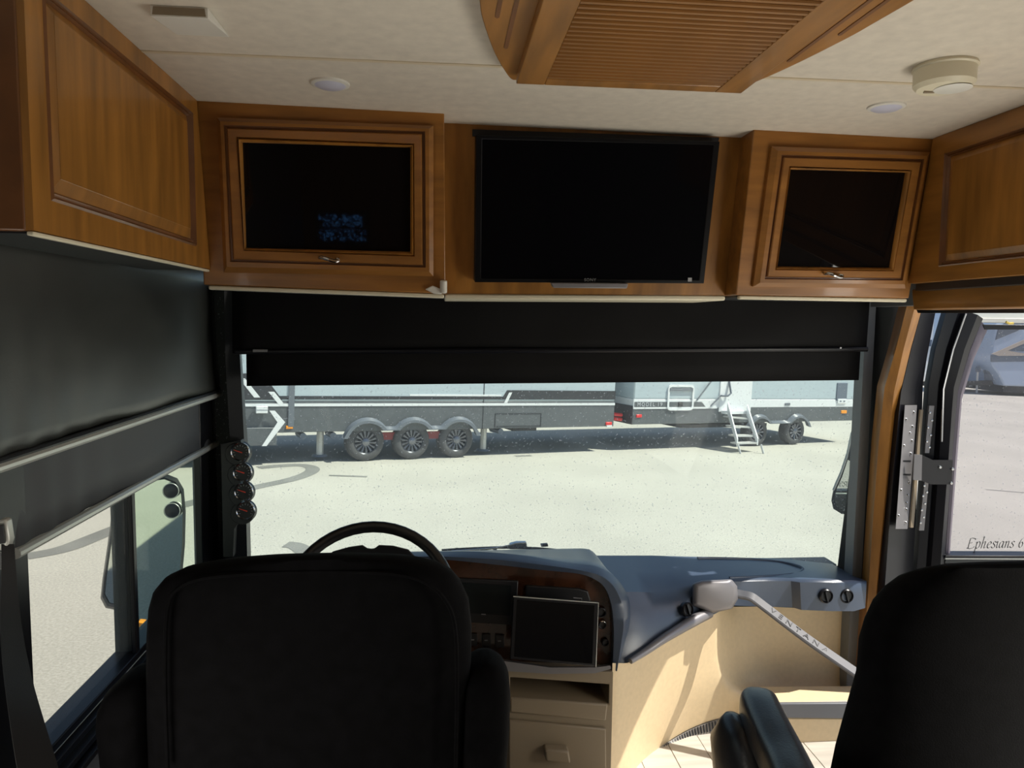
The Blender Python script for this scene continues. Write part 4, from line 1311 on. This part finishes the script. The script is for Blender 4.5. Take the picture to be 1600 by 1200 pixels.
def left_mirror():
    Y = 3.30
    P = lambda x, y, o=0: onY(x, y, Y + o)
    t = thing('side_mirror', 'large exterior mirror with two round blind spot mirrors outside the driver window', 'mirror', P(230, 850))
    out = [(176, 790), (182, 772), (196, 758), (225, 746), (258, 741), (276, 748), (286, 765), (289, 800), (288, 850), (282, 920), (276, 980), (270, 998), (240, 1002), (190, 955), (165, 950), (157, 935), (160, 905), (168, 850)]
    c = [(x, y) for x, y in out]
    A = [P(x, y) for x, y in c]; cen = sum(A, Vector()) / len(A)
    A2 = [P(x, y, .10) for x, y in c]; A3 = [cen + (p - cen) * .6 + Vector((0, .17, 0)) for p in A]
    inn = [cen + (p - cen) * .93 + Vector((0, .006, 0)) for p in A]
    m = MB(); m.loft([inn, [cen + (p - cen) * .96 for p in A], [p + Vector((0, .01, 0)) for p in A], A2, A3], True, False, True)
    m.build('housing', M_pillar, t, angle=50)
    nf = Vector((.16, -1, -.02))
    g = MB(); g.prism([p + Vector((0, .004, 0)) for p in inn], (0, .004, 0)); g.build('mirror_glass', M_mirror, t, smooth=False)
    for x, y in ((267, 767), (269, 798)):
        b = MB().lathe(P(x, y, .002), (0, -1, 0), [(0, -.004), (.034, -.004), (.034, .006), (.030, .009), (0, .013)], 28).build('blind_spot_mirror', M_blk_sat, t)
        MB().tube([P(x, y, -.006) + Vector((.033 * math.cos(a), 0, .033 * math.sin(a))) for a in [2 * PI * k / 24 for k in range(24)]], .002, 6, closed=True).build('ring', M_alu, b)
    MB().prism([P(214, 972, -.01), P(228, 974, -.01), P(228, 982, -.01), P(214, 980, -.01)], (0, .02, 0)).build('turn_signal', M_amber, t, bevel=.003)
    m = MB(); m.tube([P(255, 985, .06), P(320, 960, -.18), P(330, 900, -.28)], [.03, .028, .028], 12); m.build('arm', M_pillar, t)


def right_mirror():
    Y = 3.25
    P = lambda x, y, o=0: onY(x, y, Y + o)
    t = thing('side_mirror', 'exterior mirror edge peeking past the passenger side windshield pillar', 'mirror', P(1330, 740))
    out = [(1330, 680), (1322, 715), (1312, 745), (1303, 765), (1299, 782), (1302, 795), (1315, 803), (1345, 806), (1375, 790), (1390, 740), (1390, 690), (1360, 672)]
    A = [P(*p) for p in out]; cen = sum(A, Vector()) / len(A)
    inn = [cen + (p - cen) * .90 for p in A]
    MB().loft([[p + Vector((0, .004, 0)) for p in inn], [p + Vector((0, -.006, 0)) for p in inn], A, [p + Vector((.07, .12, 0)) for p in A], [cen + (p - cen) * .7 + Vector((.12, .2, 0)) for p in A]], True, False, True).build('housing', M_pillar, t, angle=50)
    MB().prism([p + Vector((0, .0, 0)) for p in inn], (0, .003, 0)).build('mirror_glass', M_mirror, t, smooth=False)
    MB().tube([P(1331, 676, -.01), P(1323, 714, -.01), P(1312, 744, -.01), P(1302, 766, -.01)], .006, 6).build('bright_trim', M_alu, t)
    MB().tube([P(1375, 740, .1), P(1420, 735, -.3), P(1440, 735, -.4)], .03, 10).build('arm', M_pillar, t)


def wiper():
    Y = 3.06
    P = lambda x, y, o=0: onY(x, y, Y + o)
    t = thing('windshield_wiper', 'chrome windshield wiper lying along the bottom of the windshield', 'wiper', P(800, 856))
    MB().tube(catmull([P(690, 860), P(740, 857), P(790, 855.5), P(840, 857), P(872, 860)], 4), .006, 8).build('arm', M_blk_sat, t)
    MB().tube(catmull([P(705, 861.5, -.01), P(770, 857, -.01), P(798, 852, -.01), P(806, 849.5, -.01), P(822, 848.5, -.01)], 4), .0045, 8).build('link', M_chrome, t)
    MB().prism([P(796, 851), P(808, 848), P(823, 848), P(824, 855), P(820, 859), P(796, 859)], (0, .03, 0)).build('pivot_block', M_chrome, t, bevel=.004)
    MB().prism([P(845, 851), P(856, 850), P(857, 854), P(846, 855)], (0, .02, 0)).build('nozzle', M_blk, t, bevel=.002)
    for x in (712, 738, 757, 772, 838, 850):
        MB().prism([P(x, 858, .01), P(x + 4, 858, .01), P(x + 6, 863, .01), P(x - 2, 863, .01)], (0, .02, 0)).build('blade_clip', M_blk, t)


left_mirror(); right_mirror(); wiper()


# ------------------------------------------------------------------ the two long trailers across the lot
TA = ground_at(572, 721); TB = ground_at(1243, 695)
TM = basis(TA, TB - TA)
TI = TM.inverted()
T_ey = TM.to_3x3() @ Vector((0, 1, 0))


def tl(px, py, y=0.0):
    p = onP(px, py, np.array(TA + T_ey * y), np.array(T_ey))
    q = TI @ p
    return (q.x, q.z)


def tw(x, z, y=0.0):
    return TM @ Vector((x, y, z))


def tq(mb, pts, y0, th):
    """polygon (x,z) in trailer coordinates, front at depth y0, thickness th away from us"""
    return mb.prism([tw(x, z, y0) for x, z in pts], T_ey * th)


def tbox(x0, x1, z0, z1, y0, th):
    return tq(MB(), [(x0, z0), (x1, z0), (x1, z1), (x0, z1)], y0, th)


def wheel(x, r, t, spokes, dark=True):
    ax = -T_ey; c = tw(x, r, .13)
    w = MB(); w.lathe(c, ax, [(r * .60, -.13), (r * .94, -.13), (r, -.09), (r, .07), (r * .96, .105), (r * .88, .122), (r * .66, .128), (r * .60, .115), (r * .60, -.13)], 40)
    wo = w.build('wheel', M_rubber, t, angle=50)
    m = MB(); m.lathe(c, ax, [(0, .02), (r * .55, .02), (r * .58, .108), (r * .63, .124), (r * .60, .105), (r * .57, .0), (0, .0)], 32); m.build('rim', M_rim, wo)
    ux = TM.to_3x3() @ Vector((1, 0, 0)); uz = GN
    s = MB()
    for k in range(spokes):
        a = 2 * PI * k / spokes; d = ux * math.cos(a) + uz * math.sin(a); e = ux * -math.sin(a) + uz * math.cos(a)
        if spokes > 12:
            a2 = e * (.035 if k % 2 else -.035)
            s.tube([c + d * .07 + ax * .085, c + d * r * .30 + a2 * .3 + ax * .10, c + d * r * .56 + a2 + ax * .10], .011, 5)
        else:
            s.tube([c + d * .06 + ax * .10, c + d * r * .56 + ax * .112], [.022, .028], 6)
    s.build('spokes', M_spoke, wo)
    MB().lathe(c, ax, [(0, .06), (.075, .06), (.07, .125), (.04, .145), (0, .15)], 20).build('hub_cap', M_spoke, wo)


def arch(mb, xs, r, z_ax, y0, th, x_start, x_end, zlow):
    """fender of joined arches: outer skirt outline swept as a band"""
    top = []; bot = []
    N = 14
    for i, x in enumerate(xs):
        for k in range(N + 1):
            a = PI - PI * k / N
            zz = z_ax + math.sin(a) * (r + .10); xx = x + math.cos(a) * (r + .10)
            zi = z_ax + math.sin(a) * (r + .02); xi = x + math.cos(a) * (r + .02)
            lo = z_ax + .27
            if zz < lo and ((i and k < N / 2) or (i < len(xs) - 1 and k > N / 2)): continue
            if zz < zlow: zz = zlow
            if zi < zlow - .03: zi = zlow - .03
            top.append((xx, zz)); bot.append((xi, zi))
    A = [tw(x, z, y0) for x, z in top]; B = [tw(x, z, y0) for x, z in bot]
    C = [tw(x, z - .05, y0 - th) for x, z in top]; D = [tw(x, z - .02, y0 - th) for x, z in bot]
    mb.loft([A, C, D, B], False, False, False)
    return mb


def stabiliser(x, z0, zg, t, y=.35):
    o = MB().box(0, 0, 0, 0, 0, 0)
    m = MB(); m.tube([tw(x, z0, y), tw(x, zg, y)], .065, 8); jo = m.build('stabiliser_leg', M_galv, t)
    m = MB(); m.lathe(tw(x, zg - .03, y), GN, [(0, 0), (.15, 0), (.12, .03), (0, .03)], 14); m.build('foot_pad', M_rvdark, jo)


def trailer_one():
    xl, xr = tl(330, 640)[0] - 1.0, tl(960, 640)[0]
    t = thing('travel_trailer', 'long travel trailer with shade-grey siding, charcoal skirt and three axles parked across the lot', 'trailer', M=basis(TA, TB - TA))
    W = 2.4
    zs, zk = 1.06, .57
    tbox(xl, xr, zs + .06, 3.35, 0, W).build('body', M_siding, t, bevel=.03)
    tbox(xl, xr, zk, zs + .06, .0, W).build('skirt', M_skirt, t, bevel=.01)
    tbox(xl, xr, zs - .024, zs + .026, -.012, .02).build('white_stripe', M_trwhite, t)
    x79 = tl(783, 625)[0]
    tbox(xl, x79 + .05, zs + .10, zs + .16, -.008, .012).build('dark_line', M_trblk, t)
    tbox(tl(640, 625)[0], x79, zs + .165, zs + .20, -.008, .012).build('pale_line', M_trwhite, t)
    xa, za = tl(792, 617); xb, zb = tl(783, 628); xe, ze = tl(960, 618); _, zf = tl(960, 628)
    tq(MB(), [(xb, zs + .10), (xr, zs + .10), (xr, ze + .10), (xa, ze + .10)], -.010, .012).build('dark_band', M_trblk, t)
    p0, p1 = tl(787, 632), tl(795, 617)
    tq(MB(), [(p0[0], zs + .03), (p0[0] + .07, zs + .03), (p1[0] + .07, p1[1] + .05), (p1[0], p1[1] + .05)], -.014, .012).build('slanted_stripe', M_trwhite, t)
    # nose section with its graphics
    a, b, c, d = tl(360, 603), tl(418, 600), tl(441, 629), tl(360, 629)
    tq(MB(), [(a[0], a[1] + .2), (b[0] - .1, b[1] + .2), (c[0], zs + .09), (d[0], zs + .09)], -.010, .012).build('dark_nose_graphic', M_trblk, t)
    for p, q in (((419, 612), (437, 634)), ((373, 591), (397, 621))):
        p = tl(*p); q = tl(*q)
        tq(MB(), [(p[0], p[1]), (p[0] + .10, p[1]), (q[0] + .10, q[1]), (q[0], q[1])], -.014, .012).build('slanted_stripe', M_trwhite, t)
    p, q, s = tl(420, 641), tl(438, 659), tl(408, 696)
    tq(MB(), [p, (p[0] + .09, p[1]), (q[0] + .07, q[1]), (s[0] + .08, s[1]), s, (q[0] - .06, q[1])], -.076, .012).build('chevron_stripe', M_trwhite, t)
    n0, n1 = tl(432, 668), tl(432, 695)
    tbox(xl, n0[0], n1[1], zk + .1, -.06, 1.6).build('front_compartment', M_skirt, t, bevel=.01)
    a, b = tl(399, 634), tl(417, 645)
    o = tbox(a[0], b[0], b[1], a[1], -.09, .06).build('outlet_cover', M_trwhite, t, bevel=.01)
    for k in (0, 1):
        x = a[0] + (b[0] - a[0]) * (.25 + .45 * k)
        tbox(x - .04, x + .06, b[1] + .06, a[1] - .06, -.096, .01).build('outlet_slot', M_rvdark, o)
    a = tl(456, 603)[0]
    tbox(a - .05, a + .05, zk + .1, 3.2, -.02, .03).build('reflection_strip', M_fender, t)  # dark strip standing in for a vertical reflection on the siding
    a, b = tl(446.5, 665), tl(457.5, 670)
    tbox(a[0], b[0], b[1], a[1], -.02, .03).build('marker_lamp', M_amber, t, bevel=.01)
    a, b = tl(946, 659.5), tl(955.5, 664)
    tbox(a[0], b[0], b[1], a[1], -.02, .03).build('tail_lamp', M_red, t, bevel=.01)
    tbox(a[0] + .03, b[0], b[1] - .04, b[1], -.02, .03).build('reflector', M_trwhite, t)
    a, b = tl(773.5, 646), tl(845, 665.5)
    f = MB()
    for q in (((a[0], b[1]), (b[0], b[1] + .012)), ((a[0], a[1] - .012), (b[0], a[1])), ((a[0], b[1]), (a[0] + .015, a[1])), ((b[0] - .015, b[1]), (b[0], a[1]))):
        tq(f, [(q[0][0], q[0][1]), (q[1][0], q[0][1]), (q[1][0], q[1][1]), (q[0][0], q[1][1])], -.008, .012)
    f.build('hatch_frame', M_trblk, t)
    x = tl(755, 640)[0]; tbox(x - .008, x + .008, zk, 3.2, -.006, .01).build('panel_joint', M_trblk, t)
    xs = [tl(572, 690)[0], tl(644.3, 690)[0], tl(714, 690)[0]]
    arch(MB(), xs, .36, .37, -.02, .10, 0, 0, .50).build('triple_fender', M_fender, t, angle=50)
    for x in xs: wheel(x, .36, t, 28)
    for x in ((xs[0] + xs[1]) / 2, (xs[1] + xs[2]) / 2):
        tbox(x - .22, x + .22, .38, .52, .10, .05).build('axle_hanger', M_rust, t)
    for px in (500, 755):
        x = tl(px, 690, .35)[0]; stabiliser(x, zk + .02, .10, t)
    a, b = tl(808, 670), tl(846, 675)
    tbox(a[0], b[0], b[1], zk + .02, .2, .5).build('underfloor_tank', M_trblk, t, bevel=.02)
    for px in (520, 473):
        x, z = tl(px, 676, .1); MB().tube([tw(x, zk - .08, .05), tw(x, zk - .08, .5)], .06, 10).build('drain_pipe', M_rvdark, t)
    x, z = tl(781, 672, .1); MB().tube([tw(x, zk - .07, .05), tw(x, zk - .07, .5)], .06, 10).build('drain_pipe', M_rvdark, t)
    return xr


def trailer_two():
    x0 = tl(989, 640)[0]; x1 = tl(1334, 640)[0] + .02
    t = thing('travel_trailer', 'two-axle travel trailer with a painted sunlit band and folding entry steps, parked behind the windshield right half', 'trailer',
              M=basis(TA + (TB - TA) * .5, TB - TA))
    t['label'] = 'travel trailer with painted awning shade above a sunlit band, two axles and an open entry step'
    W = 2.4; zb, zm, zk = .97, 1.17, .60
    tbox(x0, x1, zm, 3.35, 0, W).build('body', M_siding, t, bevel=.03)
    tbox(x0, x1, zb, zm, -.004, W).build('sunlit_band', M_trwhite, t, bevel=.01)  # sunlit strip below the awning shade, coloured white
    tbox(x0, x1, zk, zb, 0, W).build('skirt', M_skirt, t, bevel=.01)
    tbox(x0, tl(1120, 637)[0], zb - .02, zb + .02, -.012, .02).build('white_stripe', M_trwhite, t)
    a = tl(1102, 637)[0]; b = tl(1096, 630)[0]
    lb = tq(MB(), [(x0 + .03, zb + .02), (a, zb + .02), (b, zb + .14), (x0 + .03, zb + .14)], -.012, .01).build('name_band', M_skirt, t)
    rot = TM.to_3x3()
    Mx = Matrix((rot @ Vector((1, 0, 0)), GN, -T_ey)).transposed().to_4x4(); Mx.translation = tw(tl(995, 634)[0], zb + .08, -.016)
    text('name_lettering', 'MODEL 19', Mx, .12, M_logo2, t, extrude=.003, spacing=1.35, align='LEFT')
    # luggage hatch with a rounded white frame
    a, b = tl(1043.5, 601), tl(1082, 641)
    cx, cz, w, h = (a[0] + b[0]) / 2, (a[1] + b[1]) / 2, b[0] - a[0], a[1] - b[1]
    o = rrect(w, h, .10); i = rrect(w - .10, h - .10, .07)
    f = MB(); f.loft([[tw(cx + x, cz + z, 0) for x, z in o], [tw(cx + x, cz + z, -.03) for x, z in o], [tw(cx + x, cz + z, -.03) for x, z in i], [tw(cx + x, cz + z, -.005) for x, z in i]], True, False, False)
    hf = f.build('luggage_hatch', M_trwhite, t)
    tbox(cx - .06, cx + .06, zb + .03, zb + .14, -.03, .03).build('hatch_latch', M_blk, hf)
    tbox(cx - .34, cx + .34, a[1] - .14, a[1] - .07, -.04, .04).build('hatch_trim', M_fender, hf)
    # entry door
    a, b = tl(1125, 600), tl(1172, 643)
    dpr = tbox(a[0], b[0], b[1], 3.0, -.02, .04).build('entry_door', M_trwhite, t, bevel=.01)
    m = MB(); m.tube([tw(*tl(1138, 596), -.03), tw(*tl(1138, 614), -.09), tw(*tl(1133, 618), -.09), tw(*tl(1124, 618), -.05)], .025, 8); m.build('grab_handle', M_fender, dpr)
    # vents and lamps
    a, b = tl(1308, 598), tl(1322, 626); tbox(a[0], b[0], b[1], a[1], -.02, .03).build('vent_grille', M_rvdark, t, bevel=.01)
    a, b = tl(1308, 623), tl(1321, 630.5); o = tbox(a[0], b[0], b[1], a[1], -.03, .03).build('outlet_cover', M_trwhite, t, bevel=.01)
    for k in (0, 1):
        x = a[0] + (b[0] - a[0]) * (.22 + .42 * k); tbox(x, x + .06, b[1] + .05, a[1] - .05, -.036, .01).build('outlet_slot', M_rvdark, o)
    for px, mt, nm in ((1318, M_amber, 'marker_lamp'), (998, M_red, 'tail_lamp')):
        py = 643.5 if px > 1100 else 650
        a, b = tl(px - 4.2, py - 2.4), tl(px + 4.2, py + 2.4); tbox(a[0], b[0], b[1], a[1], -.02, .03).build(nm, mt, t, bevel=.01)
    a, b = tl(1226, 629.5), tl(1234, 633.5); tbox(a[0], b[0], b[1], a[1], -.02, .03).build('filler_cap', M_fender, t, bevel=.01)
    x = tl(1172.5, 620)[0]; tbox(x - .008, x + .008, zb, 3.2, -.012, .01).build('panel_joint', M_fender, t)
    # thin tubes drawn as the diagonal shadows of awning arms
    for p, q in (((1110, 594), (1086, 626)), ((1124, 618), (1108, 634))):
        MB().tube([tw(*tl(*p), -.05), tw(*tl(*q), -.05)], .02, 6).build('arm_shadow', M_fender, t)
    xs = [tl(1184, 674)[0], tl(1243, 674)[0]]
    arch(MB(), xs, .35, .36, -.02, .10, 0, 0, .52).build('double_fender', M_fender, t, angle=50)
    for x in xs: wheel(x, .35, t, 11)
    tbox(xs[0] - 2.0, xs[1] - .5, .42, .50, .5, 1.0).build('chassis_rail', M_trblk, t)
    tq(MB(), [(x0 - .02, zk), (x0 - .02, 1.02), (x0 + .0, 1.02), (x0 + .0, zk)], .0, W).build('rear_skirt', M_trblk, t)
    # bumper and red tie-downs between the trailers
    tbox(x0 - .42, x0, .66, .74, .35, .10).build('bumper', M_trblk, t)
    for z in (.80, .70):
        MB().tube([tw(x0 - .30, z, .3), tw(x0 - .08, z - .02, .3)], .04, 8).build('rear_lamp', M_red, t)


M_logo2 = pr('pale_lettering', (.55, .57, .6), .4)


def steps():
    D = -.75
    f0, f1 = ground_at(1157, 709), ground_at(1193, 709)
    q = TI @ f0; Df = q.y; q1 = TI @ f1
    top_z = tl(1150, 644, -.15)[1]
    xa, xb = tl(1132, 645, -.12)[0], tl(1166, 645, -.12)[0]
    t = thing('folding_steps', 'white folding entry steps standing below the far trailer door', 'steps', (TM @ Vector((xa, -.4, 0))))
    tbox(xa, xb, top_z - .05, top_z + .03, -.14, .16).build('platform', M_trwhite, t, bevel=.01)
    fz = .16
    P0, P1 = Vector((xa + .05, -.14, top_z)), Vector((q.x - .02, Df + .12, fz))
    Q0, Q1 = Vector((xb - .02, -.14, top_z - .06)), Vector((q1.x + .02, Df + .12, fz))
    for a, b in ((P0, P1), (Q0, Q1)):
        m = MB(); dv = Vector((.04, 0, 0)); h = Vector((0, 0, .24))
        m.prism([TM @ a, TM @ b, TM @ (b + h * .7), TM @ (a + h)], TM.to_3x3() @ dv); m.build('side_rail', M_trwhite, t, bevel=.005)
    for k, u in enumerate((.22, .50, .78, 1.0)):
        A = P0.lerp(P1, u); B = Q0.lerp(Q1, u)
        m = MB(); dy = Vector((0, .20, 0)); dz = Vector((0, 0, .035))
        m.prism([TM @ (A + dz), TM @ (B + dz), TM @ (B + dz + dy), TM @ (A + dz + dy)], GN * .035); m.build('tread', M_galv, t)
    for p in (q, q1):
        MB().tube([TM @ Vector((p.x, p.y, 0)), TM @ Vector((p.x - .02, p.y + .08, fz + .05))], .025, 8).build('foot', M_galv, t)


trailer_one(); trailer_two(); steps()


# ------------------------------------------------------------------ vehicles seen through the entry door
def far_vehicles():
    g = ground_at(1560, 618); Yd = min(max(g.y, 30), 46)
    P = lambda x, y, o=0: onY(x, y, Yd + o)
    k = Yd / 1150.0
    M = Matrix.Translation(Vector((P(1570, 618).x, Yd, P(1570, 618).z)))
    t = thing('parked_trailer', 'pale blue trailer with tan and slate swooshes seen through the open entry door', 'trailer', M=M)
    body = [(1556, 492), (1553, 530), (1549, 552), (1549, 565), (1552, 573), (1560, 584), (1567, 598), (1569, 603), (1660, 606), (1720, 608), (1720, 440), (1580, 440)]
    MB().prism([P(*p) for p in body], (0, 6, 0)).build('body', M_rvblue, t, bevel=.1)
    MB().prism([P(*p, -.05) for p in [(1549.5, 555), (1720, 552), (1720, 564), (1549.5, 565.5)]], (0, .1, 0)).build('lower_stripe', M_rvdark, t)
    MB().prism([P(*p, -.06) for p in [(1550, 553), (1600, 531), (1720, 480), (1720, 490), (1600, 537), (1575, 548), (1600, 552), (1720, 554), (1720, 556), (1560, 556)]], (0, .1, 0)).build('tan_swoosh', M_rvtan, t)
    MB().prism([P(*p, -.06) for p in [(1576, 548), (1600, 538), (1720, 492), (1720, 553), (1600, 549)]], (0, .1, 0)).build('slate_swoosh', M_rvdark, t)
    MB().prism([P(*p, -.05) for p in [(1556, 531), (1590, 517), (1600, 510), (1600, 505), (1570, 505), (1560, 515)]], (0, .1, 0)).build('upper_swoosh', M_rvdark, t)
    MB().prism([P(*p, .3) for p in [(1567, 603), (1720, 606), (1720, 617), (1567, 613)]], (0, 5, 0)).build('underbody', M_trblk, t)
    c = P(1690, 608, -.02); MB().lathe(c, (0, -1, 0), [(0, -.3), (.42, -.3), (.45, .0), (.28, .05), (0, .05)], 24).build('wheel', M_rubber, t)
    MB().lathe(P(1546, 594, 1.0), (0, 0, 1), [(0, 0), (.30, 0), (.33, .45), (.38, .5), (.38, .95), (0, 1.0)], 20).build('bottle_cover', M_rvdark, t)
    m = MB(); m.tube([P(1526, 614, 1.0), P(1527, 590, 1.0), P(1528, 577, 1.0)], .06, 8); m.build('jack_post', M_galv, t)
    m = MB(); m.lathe(P(1528, 582, 1.0), (0, 0, 1), [(0, 0), (.14, .05), (.16, .25), (.1, .42), (0, .45)], 14); m.build('jack_head', M_rvdark, t)
    MB().prism([P(*p, .9) for p in [(1505, 596), (1569, 594), (1569, 602), (1505, 602)]], (0, .3, 0)).build('tongue', M_trblk, t)
    t = thing('parked_trailer', 'white trailer half hidden behind the tongue of the pale blue trailer', 'trailer', M=Matrix.Translation(P(1510, 606, 9)))
    MB().prism([P(*p, 9) for p in [(1440, 430), (1575, 430), (1575, 596), (1440, 596)]], (0, 6, 0)).build('body', M_trwhite, t, bevel=.1)
    MB().prism([P(*p, 8.9) for p in [(1440, 531), (1574, 531), (1574, 541), (1440, 541)]], (0, .2, 0)).build('dark_stripe', M_rvdark, t)
    MB().prism([P(*p, 8.9) for p in [(1538, 517), (1550, 517), (1550, 527), (1538, 527)]], (0, .2, 0)).build('window', M_rvdark, t)
    MB().prism([P(*p, 9.2) for p in [(1440, 596), (1574, 596), (1574, 607), (1440, 606)]], (0, 5, 0)).build('underbody', M_trblk, t)


far_vehicles()
